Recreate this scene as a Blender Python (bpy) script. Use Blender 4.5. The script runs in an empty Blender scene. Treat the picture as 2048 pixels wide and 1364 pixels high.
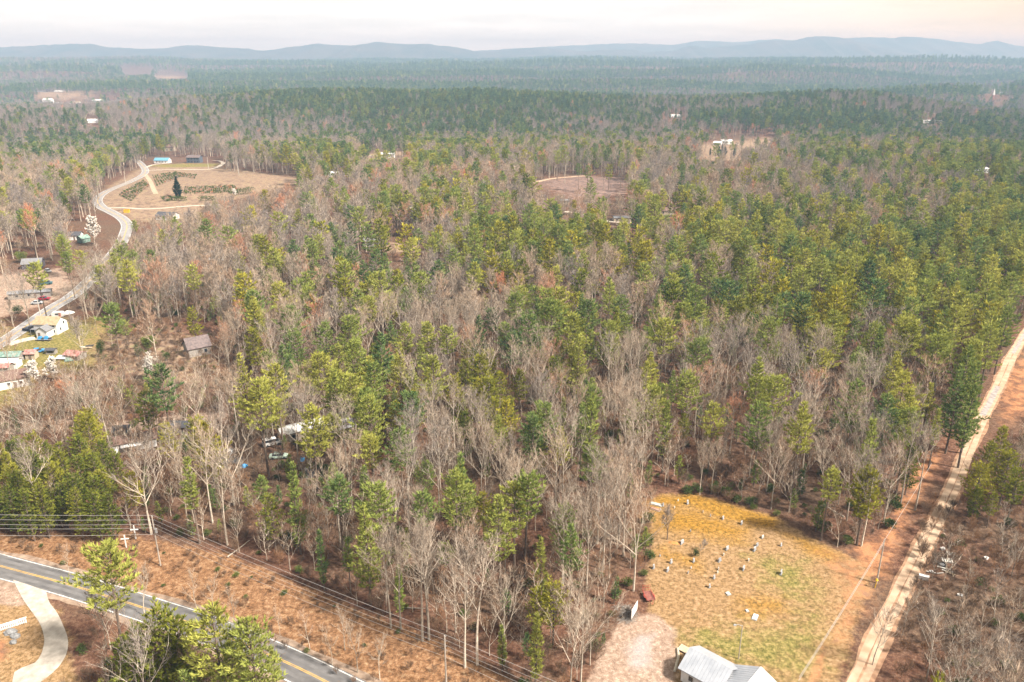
import bpy, math, random
import numpy as np
from mathutils import Vector, Matrix, noise as mnoise

# ------------------------------------------------------------------ camera, sky, sun, exposure
SC = bpy.context.scene
COL = SC.collection
R = math.radians
CAM_H = 105.0
FPX, CX, CY, HORIZ = 1593.0, 1024.0, 682.0, 106.0      # lens in photo pixels (2048 wide), horizon row
PITCH = math.atan((CY - HORIZ) / FPX)
SP, CP = math.sin(PITCH), math.cos(PITCH)

cam = bpy.data.cameras.new("camera"); camo = bpy.data.objects.new("camera", cam); COL.objects.link(camo)
cam.sensor_width = 36.0; cam.lens = FPX / 2048 * 36.0
cam.clip_start = 1.0; cam.clip_end = 90000.0
camo.location = (0, 0, CAM_H); camo.rotation_euler = (math.pi / 2 - PITCH, 0, 0)
SC.camera = camo

SUN_EL, SUN_AZ = R(47), R(118)        # azimuth from +Y (view direction) towards +X: high, to the right and a little behind
sd = Vector((math.sin(SUN_AZ) * math.cos(SUN_EL), math.cos(SUN_AZ) * math.cos(SUN_EL), math.sin(SUN_EL)))
sun = bpy.data.lights.new("sun", 'SUN'); suno = bpy.data.objects.new("sun", sun); COL.objects.link(suno)
sun.energy = 4.9; sun.angle = R(6); sun.color = (1.0, 0.94, 0.85)
suno.rotation_euler = (-sd).to_track_quat('-Z', 'Y').to_euler()

W = bpy.data.worlds.new("World"); SC.world = W; W.use_nodes = True
nt = W.node_tree; N = nt.nodes; LK = nt.links; N.clear()
wo = N.new('ShaderNodeOutputWorld'); bg = N.new('ShaderNodeBackground'); LK.new(bg.outputs[0], wo.inputs[0])
bg.inputs[1].default_value = 0.1
sky = N.new('ShaderNodeTexSky'); sky.sky_type = 'NISHITA'; sky.sun_disc = False
sky.sun_elevation = SUN_EL; sky.sun_rotation = SUN_AZ; sky.dust_density = 2.0
tc = N.new('ShaderNodeTexCoord'); sep = N.new('ShaderNodeSeparateXYZ'); LK.new(tc.outputs['Generated'], sep.inputs[0])
# thin overcast deck: direction projected on a flat layer so that clouds flatten towards the horizon
za = N.new('ShaderNodeMath'); za.operation = 'MAXIMUM'; LK.new(sep.outputs[2], za.inputs[0]); za.inputs[1].default_value = 0.0
zb = N.new('ShaderNodeMath'); zb.operation = 'ADD'; LK.new(za.outputs[0], zb.inputs[0]); zb.inputs[1].default_value = 0.06
dv = N.new('ShaderNodeVectorMath'); dv.operation = 'DIVIDE'; LK.new(tc.outputs['Generated'], dv.inputs[0])
cb = N.new('ShaderNodeCombineXYZ'); LK.new(zb.outputs[0], cb.inputs[0]); LK.new(zb.outputs[0], cb.inputs[1]); cb.inputs[2].default_value = 1.0
LK.new(cb.outputs[0], dv.inputs[1])
cn = N.new('ShaderNodeTexNoise'); cn.inputs['Scale'].default_value = 0.42; cn.inputs['Detail'].default_value = 7; cn.inputs['Roughness'].default_value = 0.58
LK.new(dv.outputs[0], cn.inputs['Vector'])
cr = N.new('ShaderNodeValToRGB'); LK.new(cn.outputs[0], cr.inputs[0])
cr.color_ramp.elements[0].position = 0.40; cr.color_ramp.elements[0].color = (3.82, 3.78, 3.62, 1)
cr.color_ramp.elements[1].position = 0.60; cr.color_ramp.elements[1].color = (4.45, 4.40, 4.2, 1)
# warm veil towards the sun's side, low in the sky
dotn = N.new('ShaderNodeVectorMath'); dotn.operation = 'DOT_PRODUCT'; LK.new(tc.outputs['Generated'], dotn.inputs[0])
dotn.inputs[1].default_value = (math.sin(R(85)), math.cos(R(85)), 0.12)
wr = N.new('ShaderNodeMapRange'); LK.new(dotn.outputs['Value'], wr.inputs[0])
wr.inputs[1].default_value = 0.2; wr.inputs[2].default_value = 0.78; wr.inputs[3].default_value = 0.0; wr.inputs[4].default_value = 1.0
wr.interpolation_type = 'SMOOTHSTEP'
wm = N.new('ShaderNodeMix'); wm.data_type = 'RGBA'; wm.blend_type = 'MULTIPLY'
LK.new(wr.outputs[0], wm.inputs[0]); LK.new(cr.outputs[0], wm.inputs[6]); wm.inputs[7].default_value = (1.06, 0.78, 0.46, 1)
mx = N.new('ShaderNodeMix'); mx.data_type = 'RGBA'; mx.inputs[0].default_value = 0.97
LK.new(sky.outputs[0], mx.inputs[6]); LK.new(wm.outputs[2], mx.inputs[7]); LK.new(mx.outputs[2], bg.inputs[0])

SC.view_settings.view_transform = 'Standard'; SC.view_settings.look = 'None'
SC.view_settings.gamma = 1.0; SC.view_settings.exposure = 1.6; SC.view_settings.use_curve_mapping = False
cy = SC.cycles
cy.max_bounces = 4; cy.diffuse_bounces = 2; cy.glossy_bounces = 1; cy.transmission_bounces = 2; cy.transparent_max_bounces = 4
cy.volume_bounces = 0; cy.caustics_reflective = False; cy.caustics_refractive = False
cy.use_adaptive_sampling = True; cy.adaptive_threshold = 0.015
cy.use_denoising = True
try:
    cy.denoiser = 'OPENIMAGEDENOISE'; cy.denoising_input_passes = 'RGB_ALBEDO_NORMAL'; cy.denoising_prefilter = 'ACCURATE'
except Exception: pass

rng = np.random.default_rng(7)
rnd = random.Random(11)

# ------------------------------------------------------------------ terrain height
_lat = np.random.default_rng(3).random((256, 256))
def vn(x, y):
    xi = np.floor(x).astype(int); yi = np.floor(y).astype(int); fx = x - xi; fy = y - yi
    fx = fx * fx * (3 - 2 * fx); fy = fy * fy * (3 - 2 * fy)
    a = _lat[xi % 256, yi % 256]; b = _lat[(xi + 1) % 256, yi % 256]; c = _lat[xi % 256, (yi + 1) % 256]; d = _lat[(xi + 1) % 256, (yi + 1) % 256]
    return (a * (1 - fx) + b * fx) * (1 - fy) + (c * (1 - fx) + d * fx) * fy - 0.5
def sst(a, b, v):
    t = np.clip((v - a) / (b - a), 0, 1); return t * t * (3 - 2 * t)
RIDGES = tuple((a, b, c, d, e * (1.35 if b > 2200 else 1.0)) for a, b, c, d, e in ((-1500, 3000, 900, 120, 36), (500, 3150, 800, 110, 34), (2100, 2900, 700, 130, 36), (-600, 3850, 1200, 150, 40), (1500, 4000, 1000, 140, 42), (-2300, 4400, 900, 160, 40), (300, 4900, 1500, 180, 40), (2600, 5200, 1100, 190, 42), (-1800, 5800, 1300, 190, 36), (900, 6000, 1300, 180, 34), (-900, 2400, 420, 90, 20), (1250, 2350, 420, 100, 26), (300, 2450, 300, 80, 16), (-850, 1350, 320, 120, 18), (950, 1200, 300, 110, 16), (300, 1330, 260, 90, 10)))
def ridges(x, y):
    h = 0.0         # wooded ridges across the plain
    for cx_, cy_, sx_, sy_, a_ in RIDGES: h = h + a_ * np.exp(-((x - cx_) / sx_) ** 2 - ((y - cy_ - 0.08 * (x - cx_)) / sy_) ** 2)
    return h
def hgt(x, y):
    x = np.asarray(x, float); y = np.asarray(y, float); r = np.hypot(x, y)
    h = 1.4 * vn(x / 61 + 3.1, y / 61 + 7.7) * sst(60, 160, r)
    a = sst(260, 1000, r)
    h = h + a * (16 * vn(x / 430 + 11.3, y / 430 + 1.9) + 8 * vn(x / 180 + 5.2, y / 180 + 9.1))
    h = h + 42 * np.exp(-((x + 190) / 620) ** 2 - ((y - 1780) / 330) ** 2)
    h = h + 37 * np.exp(-((x - 640) / 330) ** 2 - ((y - 1650) / 240) ** 2)
    h = h - 10 * np.exp(-((x + 1500) / 500) ** 2 - ((y - 2600) / 500) ** 2)
    b = sst(1900, 3600, r)
    h = h + b * (50 * vn(x / 1900 + 31.7, y / 800 + 17.1) + 34 * vn(x / 800 + 8.4, y / 380 + 2.2))
    h = h - 31 * sst(600, 1400, r) - 8 * sst(1900, 2800, r) + 62 * sst(4300, 7800, r)
    return h + ridges(x, y)
def hz(x, y): return float(hgt(x, y))

# photo pixel <-> place
def ray(px, py):
    u = (px - CX) / FPX; v = (py - CY) / FPX
    return u, CP - v * SP, -(SP + v * CP)
def G(px, py, up=0.0):
    """point where the ray of a photo pixel meets the ground raised by `up` metres"""
    dx, dy, dz = ray(px, py); z = 0.0; dz = min(dz, -1e-3)
    for _ in range(40):
        t = (CAM_H - (z + up)) / -dz
        z = 0.5 * z + 0.5 * hz(dx * t, dy * t)
    return dx * t, dy * t, z
def project(x, y, z):
    x = np.asarray(x, float); zc = np.asarray(z, float) - CAM_H
    d = y * CP - zc * SP; up = y * SP + zc * CP
    d = np.maximum(d, 1e-3)
    return CX + FPX * x / d, CY - FPX * up / d
def inpoly(px, py, poly):
    px = np.asarray(px, float); py = np.asarray(py, float); res = np.zeros(px.shape, bool); n = len(poly); j = n - 1
    for i in range(n):
        xi, yi = poly[i]; xj, yj = poly[j]
        c = ((yi > py) != (yj > py)) & (px < (xj - xi) * (py - yi) / (yj - yi + 1e-12) + xi)
        res ^= c; j = i
    return res
def polydist(x, y, poly):
    """signed distance (inside negative) of points to a polygon"""
    best = np.full(x.shape, 1e9); n = len(poly)
    for i in range(n):
        ax, ay = poly[i]; bx, by = poly[(i + 1) % n]
        ex, ey = bx - ax, by - ay; l = ex * ex + ey * ey + 1e-9
        t = np.clip(((x - ax) * ex + (y - ay) * ey) / l, 0, 1)
        best = np.minimum(best, np.hypot(x - ax - t * ex, y - ay - t * ey))
    return np.where(inpoly(x, y, poly), -best, best)

# ------------------------------------------------------------------ materials
ALB = 0.72          # common factor that lowers the surface colours to balance sun and exposure
def mat(name, rgb, rough=0.85, scale=2.0, amt=0.25, metal=0.0, rgb2=None, spec=0.3, detail=4, vary=False):
    rgb = tuple(c * ALB for c in rgb); rgb2 = tuple(c * ALB for c in rgb2) if rgb2 else None
    m = bpy.data.materials.new(name); m.use_nodes = True; t = m.node_tree; b = t.nodes['Principled BSDF']
    b.inputs['Roughness'].default_value = rough; b.inputs['Metallic'].default_value = metal
    b.inputs['Specular IOR Level'].default_value = spec
    g = t.nodes.new('ShaderNodeNewGeometry'); n = t.nodes.new('ShaderNodeTexNoise')
    n.inputs['Scale'].default_value = scale; n.inputs['Detail'].default_value = detail
    t.links.new(g.outputs['Position'], n.inputs['Vector'])
    r = t.nodes.new('ShaderNodeValToRGB'); t.links.new(n.outputs[0], r.inputs[0])
    c2 = rgb2 or tuple(c * (1 + amt) for c in rgb); c1 = rgb if rgb2 else tuple(c * (1 - amt) for c in rgb)
    r.color_ramp.elements[0].position = 0.34; r.color_ramp.elements[0].color = (*c1, 1)
    r.color_ramp.elements[1].position = 0.68; r.color_ramp.elements[1].color = (*c2, 1)
    if vary:            # every tree has its own bark tone
        oi = t.nodes.new('ShaderNodeObjectInfo'); mr = t.nodes.new('ShaderNodeMapRange'); t.links.new(oi.outputs['Random'], mr.inputs[0]); mr.inputs[3].default_value = 0.6; mr.inputs[4].default_value = 1.3
        sc = t.nodes.new('ShaderNodeVectorMath'); sc.operation = 'SCALE'; t.links.new(r.outputs[0], sc.inputs[0]); t.links.new(mr.outputs[0], sc.inputs['Scale']); t.links.new(sc.outputs[0], b.inputs['Base Color'])
    else: t.links.new(r.outputs[0], b.inputs['Base Color'])
    return m

def ramp_node(t, stops):
    r = t.nodes.new('ShaderNodeValToRGB'); e = r.color_ramp.elements
    e[0].position, e[0].color = stops[0][0], (*stops[0][1], 1); e[1].position, e[1].color = stops[-1][0], (*stops[-1][1], 1)
    for p, c in stops[1:-1]:
        k = e.new(p); k.color = (*c, 1)
    return r
def leafmat(name, stops, tipcol, transl=0.2, lvamt=0.5, bright=(0.7, 1.35)):
    """foliage or twigs: the tree's own tint picks the colour, every tuft varies a little"""
    m = bpy.data.materials.new(name); m.use_nodes = True; t = m.node_tree; t.nodes.remove(t.nodes['Principled BSDF'])
    out = t.nodes['Material Output']
    a = t.nodes.new('ShaderNodeAttribute'); a.attribute_type = 'INSTANCER'; a.attribute_name = 'tint'
    r = ramp_node(t, stops); t.links.new(a.outputs['Fac'], r.inputs[0])
    lv = t.nodes.new('ShaderNodeAttribute'); lv.attribute_type = 'GEOMETRY'; lv.attribute_name = 'lv'
    mr = t.nodes.new('ShaderNodeMapRange'); t.links.new(lv.outputs['Fac'], mr.inputs[0]); mr.inputs[3].default_value = bright[0]; mr.inputs[4].default_value = bright[1]
    mu = t.nodes.new('ShaderNodeVectorMath'); mu.operation = 'SCALE'; t.links.new(r.outputs[0], mu.inputs[0]); t.links.new(mr.outputs[0], mu.inputs['Scale'])
    pw = t.nodes.new('ShaderNodeMath'); pw.operation = 'POWER'; t.links.new(lv.outputs['Fac'], pw.inputs[0]); pw.inputs[1].default_value = 2.0
    ml = t.nodes.new('ShaderNodeMath'); ml.operation = 'MULTIPLY'; t.links.new(pw.outputs[0], ml.inputs[0]); ml.inputs[1].default_value = lvamt
    mi = t.nodes.new('ShaderNodeMix'); mi.data_type = 'RGBA'; t.links.new(ml.outputs[0], mi.inputs[0]); t.links.new(mu.outputs[0], mi.inputs[6]); mi.inputs[7].default_value = (*tipcol, 1)
    d = t.nodes.new('ShaderNodeBsdfDiffuse'); t.links.new(mi.outputs[2], d.inputs[0])
    if transl > 0:
        tr = t.nodes.new('ShaderNodeBsdfTranslucent'); t.links.new(mi.outputs[2], tr.inputs[0])
        ms = t.nodes.new('ShaderNodeMixShader'); ms.inputs[0].default_value = transl
        t.links.new(d.outputs[0], ms.inputs[1]); t.links.new(tr.outputs[0], ms.inputs[2]); t.links.new(ms.outputs[0], out.inputs[0])
    else: t.links.new(d.outputs[0], out.inputs[0])
    return m

PINE_STOPS = [(0.0, (0.034, 0.085, 0.046)), (0.35, (0.085, 0.155, 0.058)), (0.65, (0.195, 0.245, 0.060)), (1.0, (0.345, 0.335, 0.068))]
VIRG_STOPS = [(0.0, (0.048, 0.084, 0.018)), (0.5, (0.135, 0.165, 0.026)), (1.0, (0.320, 0.285, 0.036))]
TWIG_STOPS = [(0.0, (0.165, 0.142, 0.136)), (0.18, (0.205, 0.170, 0.145)), (0.4, (0.285, 0.224, 0.165)), (0.7, (0.300, 0.200, 0.132)), (0.9, (0.380, 0.165, 0.090)), (1.0, (0.430, 0.150, 0.060))]
M_PINE = leafmat("pine_needles", PINE_STOPS, (0.37, 0.36, 0.10), 0.3, 0.5, (0.6, 1.35))
M_VIRG = leafmat("olive_needles", VIRG_STOPS, (0.34, 0.30, 0.055), 0.3, 0.5, (0.6, 1.35))
M_SPRUCE = leafmat("spruce_needles", [(0, (0.014, 0.035, 0.022)), (1, (0.03, 0.06, 0.03))], (0.04, 0.08, 0.04), 0.1, 0.3)
M_TWIG = leafmat("bare_twigs", TWIG_STOPS, (0.42, 0.35, 0.28), 0.0, 0.45, (0.65, 1.35))
M_BRUSH = leafmat("brush_twigs", [(0, (0.085, 0.060, 0.045)), (0.5, (0.150, 0.095, 0.062)), (1, (0.240, 0.115, 0.055))], (0.26, 0.20, 0.14), 0.0, 0.5, (0.6, 1.3))
M_BLOOM = leafmat("blossom", [(0, (0.62, 0.58, 0.52)), (1, (0.72, 0.66, 0.60))], (0.8, 0.77, 0.72), 0.2, 0.4)
M_SHRUB = leafmat("shrub_leaves", [(0, (0.030, 0.048, 0.018)), (0.5, (0.065, 0.092, 0.026)), (1, (0.125, 0.145, 0.035))], (0.16, 0.18, 0.06), 0.2, 0.4)
M_PBARK = mat("pine_bark", (0.17, 0.125, 0.095), 0.95, 3, 0.35, vary=True)
M_BBARK = mat("pale_bark", (0.47, 0.40, 0.32), 0.95, 2.5, 0.28, vary=True)

# ------------------------------------------------------------------ mesh collector
class MB:
    def __init__(s): s.v = []; s.f = []; s.m = []; s.lv = []; s.n = 0
    def add(s, V, F, mi=0, lv=0.5):
        b = s.n; s.v.extend(V); s.n += len(V)
        for f in F: s.f.append(tuple(i + b for i in f))
        s.m.extend([mi] * len(F)); s.lv.extend([lv] * len(F))
    def box(s, c, d, rz=0.0, mi=0, taper=1.0):
        cx, cy_, cz = c; a, b, h = d[0] / 2, d[1] / 2, d[2] / 2; co, si = math.cos(rz), math.sin(rz); V = []
        for z, k in ((-h, 1.0), (h, taper)):
            for x, y in ((-a, -b), (a, -b), (a, b), (-a, b)):
                x *= k; y *= k
                V.append((cx + x * co - y * si, cy_ + x * si + y * co, cz + z))
        s.add(V, [(3, 2, 1, 0), (4, 5, 6, 7), (0, 1, 5, 4), (1, 2, 6, 5), (2, 3, 7, 6), (3, 0, 4, 7)], mi)
    def tube(s, P, Rr, n=5, mi=0, cap=True, lv=0.5):
        V = []; F = []; m = len(P)
        for i in range(m):
            a = P[max(i - 1, 0)]; b = P[min(i + 1, m - 1)]
            t = Vector(b) - Vector(a); t = t.normalized() if t.length > 1e-6 else Vector((0, 0, 1))
            u = t.cross(Vector((0, 0, 1))) if abs(t.z) < 0.95 else t.cross(Vector((1, 0, 0)))
            u.normalize(); w = t.cross(u); p = Vector(P[i])
            for k in range(n):
                an = 2 * math.pi * k / n; q = p + (u * math.cos(an) + w * math.sin(an)) * Rr[i]
                V.append((q.x, q.y, q.z))
        for i in range(m - 1):
            for k in range(n):
                F.append((i * n + k, i * n + (k + 1) % n, (i + 1) * n + (k + 1) % n, (i + 1) * n + k))
        if cap:
            F.append(tuple(range(n))[::-1]); F.append(tuple((m - 1) * n + k for k in range(n)))
        s.add(V, F, mi, lv)
    def prism(s, prof, axis_len, mi=0, off=(0, 0, 0)):
        """profile in local XZ extruded along Y, centred"""
        n = len(prof); h = axis_len / 2; ox, oy, oz = off
        V = [(x + ox, -h + oy, z + oz) for x, z in prof] + [(x + ox, h + oy, z + oz) for x, z in prof]
        F = [tuple(range(n)), tuple(range(n, 2 * n))[::-1]] + [(i, i + n, (i + 1) % n + n, (i + 1) % n) for i in range(n)]
        s.add(V, F, mi)
    def tri(s, a, b, c, mi=0, lv=0.5): s.add([a, b, c], [(0, 1, 2)], mi, lv)
    def quad(s, a, b, c, d, mi=0, lv=0.5): s.add([a, b, c, d], [(0, 1, 2, 3)], mi, lv)
    def mesh(s, name, mats):
        me = bpy.data.meshes.new(name); me.from_pydata(s.v, [], s.f)
        for m in (mats if isinstance(mats, (list, tuple)) else [mats]): me.materials.append(m)
        me.polygons.foreach_set('material_index', s.m)
        a = me.attributes.new('lv', 'FLOAT', 'FACE'); a.data.foreach_set('value', s.lv)
        me.update(); return me
    def obj(s, name, mats, parent=None, loc=None, rz=0.0):
        o = bpy.data.objects.new(name, s.mesh(name, mats)); COL.objects.link(o)
        if parent is not None: o.parent = parent
        if loc is not None: o.location = loc
        o.rotation_euler[2] = rz
        return o
def empty(name, loc, rz=0.0, s=1.0):
    o = bpy.data.objects.new(name, None); COL.objects.link(o); o.location = loc; o.rotation_euler[2] = rz; o.scale = (s, s, s)
    o.empty_display_size = 0.5
    return o
def tag(o, label, cat, group=None, kind=None):
    o['label'] = label; o['category'] = cat
    if group: o['group'] = group
    if kind: o['kind'] = kind
    return o

# ------------------------------------------------------------------ tree shapes
def blade(mb, p, d, L, w, lv, mi=1):
    """one narrow needle spray: a triangle that points along d"""
    d = Vector(d); d.normalize(); u = d.cross(Vector((rnd.uniform(-1, 1), rnd.uniform(-1, 1), rnd.uniform(-1, 1))))
    if u.length < 1e-4: u = Vector((1, 0, 0))
    u.normalize(); u *= w / 2; p = Vector(p); e = p + d * L
    mb.add([tuple(p - u), tuple(p + u), tuple(e)], [(0, 1, 2)], mi, lv)

def make_pine(seed, H, base, Rad, tuft=1.0, nb=5, step=1.05, blades=5, bl=(0.65, 1.05), bw=0.25, shape=0.8, round_top=0.0, tpm=3.6, droop=0.0, missing=0.12, wood=True):
    """trunk and crown of a pine; base = height share where the green crown begins"""
    rnd.seed(seed); tr = MB(); cr_ = MB()
    lean = (rnd.uniform(-.25, .25), rnd.uniform(-.25, .25)); ph = rnd.random() * 6
    def ax(z):
        t = z / H; return (lean[0] * t * t * 2 + 0.12 * math.sin(ph + t * 5), lean[1] * t * t * 2 + 0.12 * math.cos(ph + t * 4), z)
    zs = [-1.2] + [H * k / 8 for k in range(1, 9)]
    r0 = 0.011 * H + 0.03
    tr.tube([ax(z) for z in zs], [r0 * (1 - 0.93 * max(0, z) / H) + 0.015 for z in zs], 6)
    # dead stubs below the crown
    for k in range(7):
        z = rnd.uniform(base * 0.45, base) * H; a = rnd.random() * 6.28; L = rnd.uniform(0.6, 1.8); p = ax(z)
        tr.tube([p, (p[0] + math.cos(a) * L, p[1] + math.sin(a) * L, z + rnd.uniform(-.2, .25))], [0.035, 0.012], 3, cap=False)
    z = base * H; side = [rnd.uniform(0.72, 1.18) for _ in range(6)]
    while z < H - 0.35:
        t = (z - base * H) / (H * (1 - base))
        prof = (1 - t) ** shape * min(1.0, 0.42 + 2.2 * t)
        if round_top: prof = max(prof, round_top * math.sqrt(max(0.0, 1 - t * t)) * min(1, 0.45 + 1.8 * t))
        a0 = rnd.random() * 6.28
        for k in range(nb):
            if rnd.random() < missing: continue
            a = a0 + 6.28 * k / nb + rnd.uniform(-.3, .3)
            L = max(0.35, Rad * prof * rnd.uniform(0.62, 1.15) * side[int((a % 6.28) / 6.2832 * 6) % 6])
            rise = (0.10 + 0.75 * t ** 1.5) - droop + rnd.uniform(-.10, .12)
            p0 = Vector(ax(z)); dr = Vector((math.cos(a), math.sin(a), rise)); dr.normalize()
            sd_ = Vector((-math.sin(a), math.cos(a), 0))
            curve = rnd.uniform(0.05, 0.22)
            def bp(s_): return p0 + dr * (L * s_) + Vector((0, 0, curve * L * s_ * s_))
            if wood and L > 0.8: tr.tube([tuple(bp(0)), tuple(bp(.55)), tuple(bp(.95))], [0.05 + L * .008, 0.035, 0.01], 3, cap=False)
            nt_ = max(2, int(L * tpm * tuft)); bright0 = rnd.uniform(0, 0.45)
            for q in range(nt_):
                s_ = 0.28 + 0.74 * (q + rnd.random()) / nt_
                lat = rnd.uniform(-1, 1) * 0.42 * L * (1.12 - s_) * (0.55 + s_)
                c = bp(s_) + sd_ * lat + Vector((0, 0, rnd.uniform(-.08, .22)))
                lv = min(1, bright0 + 0.55 * rnd.random())
                od = dr * 0.7 + sd_ * (0.9 * (1 if lat > 0 else -1) * rnd.random()) + Vector((0, 0, 0.45))
                for b in range(blades):
                    dd = od + Vector((rnd.uniform(-.8, .8), rnd.uniform(-.8, .8), rnd.uniform(-.35, .75)))
                    blade(cr_, c, dd, rnd.uniform(*bl), bw * rnd.uniform(0.7, 1.3), lv, 0)
        z += step * rnd.uniform(0.75, 1.2) * (1.0 if t < 0.6 else 0.8)
    top = Vector(ax(H - 0.5))
    for b in range(14): blade(cr_, top, (rnd.uniform(-.6, .6), rnd.uniform(-.6, .6), 1.0), rnd.uniform(.5, .9), bw, rnd.uniform(.4, 1), 0)
    return tr, cr_

def make_bare(seed, H, fork=0.42, spread=0.34, limbs=10, br=7, tw=6, twl=(0.8, 1.7), tww=0.05, thick=0.0098, lean=0.5, sub=2, crook=0.12, low=0.0, bent=0.0, leafy=0, leafsize=0.2):
    """leafless broadleaf tree: trunk and forking limbs, twigs as fine slivers"""
    rnd.seed(seed); tr = MB(); cr_ = MB()
    lx, ly = rnd.uniform(-lean, lean), rnd.uniform(-lean, lean); ph = rnd.random() * 6
    nz = 7; zt = [-1.2] + [H * 0.97 * k / nz for k in range(1, nz + 1)]
    def ax(z):
        t = max(0, z) / H; return Vector((lx * t * t * 2 + crook * math.sin(ph + 6 * t) * t * 3 + bent * t * t * H, ly * t * t * 2 + crook * math.cos(ph + 5 * t) * t * 3, z))
    r0 = thick * H + 0.03
    def rad(z):
        t = max(0, z) / H; return r0 * (1 - 0.55 * min(1, t / max(fork, .15))) * (1 if t < fork else max(0.10, 1 - (t - fork) / (1 - fork) * 0.95)) + 0.012
    tr.tube([tuple(ax(z)) for z in zt], [rad(z) for z in zt], 6)
    def twigs(p, d, n, scale=1.0):
        for _ in range(n):
            dd = d * 0.9 + Vector((rnd.uniform(-.7, .7), rnd.uniform(-.7, .7), rnd.uniform(-.2, .8))); dd.normalize()
            L = rnd.uniform(*twl) * scale; blade(cr_, p, dd, L, tww, rnd.random(), 1)
            for s_ in range(sub):
                q = p + dd * (L * rnd.uniform(.25, .85)); d2 = dd * .8 + Vector((rnd.uniform(-.8, .8), rnd.uniform(-.8, .8), rnd.uniform(-.2, .8)))
                blade(cr_, q, d2, L * .6, tww * .75, rnd.random(), 1)
                for l_ in range(leafy):
                    q2 = q + d2.normalized() * (L * .6 * rnd.random()); blade(cr_, q2, (rnd.uniform(-1, 1), rnd.uniform(-1, 1), rnd.uniform(-.3, 1)), leafsize, leafsize * 1.1, rnd.random(), 2)
    for i in range(limbs):
        t = fork + (0.93 - fork) * (i / max(1, limbs - 1)) ** 0.9 + rnd.uniform(-.02, .02)
        if low and rnd.random() < low: t = rnd.uniform(0.18, fork)
        z = t * H; a = i * 2.4 + rnd.uniform(-.5, .5); p0 = ax(z)
        up = rnd.uniform(0.7, 1.5) + t * 0.45
        L = H * (spread * (1.15 - t * 0.75)) * rnd.uniform(0.75, 1.2) * (1.25 if t < fork + .15 else 1)
        d = Vector((math.cos(a), math.sin(a), up)); d.normalize()
        pts = [p0]; dd = d.copy(); nseg = 4
        for k in range(nseg):
            dd = dd + Vector((rnd.uniform(-.16, .16), rnd.uniform(-.16, .16), 0.10 + rnd.uniform(-.08, .12))); dd.normalize(); pts.append(pts[-1] + dd * (L / nseg))
        rl = rad(z) * rnd.uniform(.6, .85)
        cr_.tube([tuple(p) for p in pts], [rl, rl * .78, rl * .55, rl * .34, rl * .14], 4, 0, cap=False)
        for j in range(br):
            s_ = 0.18 + 0.8 * (j + rnd.random() * .6) / br; k = min(nseg - 1, int(s_ * nseg)); f = s_ * nseg - k
            q = pts[k].lerp(pts[k + 1], min(1, f)); di = (pts[k + 1] - pts[k]).normalized()
            b = di * .75 + Vector((rnd.uniform(-.8, .8), rnd.uniform(-.8, .8), rnd.uniform(-.1, .6))); b.normalize()
            Lb = L * rnd.uniform(.26, .46) * (1.2 - .5 * s_) + 0.3
            b2 = (b + Vector((rnd.uniform(-.3, .3), rnd.uniform(-.3, .3), .3))).normalized()
            m_ = q + b * Lb * .55; e = m_ + b2 * Lb * .5; rb = max(0.03, rl * .42)
            cr_.tube([tuple(q), tuple(m_), tuple(e)], [rb, rb * .7, rb * .3], 3, 0, cap=False)
            for w_ in range(tw):
                g = rnd.random(); p = q.lerp(m_, g * 2) if g < .5 else m_.lerp(e, g * 2 - 1)
                twigs(p, (b if g < .5 else b2), 1)
        twigs(pts[-1], dd, tw)
    twigs(ax(H * .97), Vector((0, 0, 1)), tw)
    return tr, cr_

def make_shrub(seed, H, Wd, n, size):
    """round leafy bush: stems and many leaf faces through its volume"""
    rnd.seed(seed); tr = MB(); cr_ = MB()
    for k in range(6):
        a = rnd.random() * 6.28; tr.tube([(0, 0, -.2), (math.cos(a) * Wd * .2, math.sin(a) * Wd * .2, H * .5), (math.cos(a) * Wd * .36, math.sin(a) * Wd * .36, H * .8)], [.05, .035, .012], 3, cap=False)
    lobes = [(rnd.uniform(-.28, .28) * Wd, rnd.uniform(-.28, .28) * Wd, rnd.uniform(.4, .75) * H, rnd.uniform(.22, .36)) for _ in range(6)]
    for k in range(n):
        lx, ly, lz, lr = rnd.choice(lobes); d = Vector((rnd.gauss(0, 1), rnd.gauss(0, 1), rnd.gauss(0, 1))).normalized(); rr = rnd.random() ** .4
        p = Vector((lx, ly, lz)) + Vector((d.x * lr * Wd, d.y * lr * Wd, d.z * lr * H)) * rr
        if p.z < 0.05: p.z = .05
        blade(cr_, p, d + Vector((0, 0, .5)), size * rnd.uniform(.7, 1.4), size * .7, rnd.random(), 0)
    return tr, cr_

# ------------------------------------------------------------------ the ground: one sheet, zones as masks
def gp(pts): return [G(px, py)[:2] for px, py in pts]
Z_LAWN = [(1301, 1000), (1330, 990), (1385, 986), (1480, 1013), (1560, 1038), (1640, 1085), (1705, 1116), (1752, 1130), (1740, 1175), (1700, 1290), (1660, 1400), (1350, 1420), (1345, 1300), (1300, 1230), (1288, 1190), (1300, 1110)]
Z_GOLD = [(1303, 995), (1385, 986), (1480, 1013), (1560, 1038), (1560, 1062), (1500, 1050), (1430, 1034), (1380, 1012), (1335, 1012), (1306, 1020)]
Z_GOLD2 = [(1325, 1095), (1400, 1120), (1395, 1140), (1320, 1110)]
Z_GOLD3 = [(1480, 1195), (1560, 1200), (1560, 1225), (1490, 1225)]
Z_GOLD4 = [(1560, 1062), (1640, 1090), (1690, 1115), (1660, 1125), (1600, 1095)]
Z_GREEN = [(1500, 1110), (1600, 1120), (1640, 1170), (1600, 1230), (1545, 1180)]
Z_GREEN2 = [(1345, 1262), (1420, 1255), (1500, 1280), (1560, 1340), (1500, 1330), (1400, 1300), (1350, 1285)]
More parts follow.
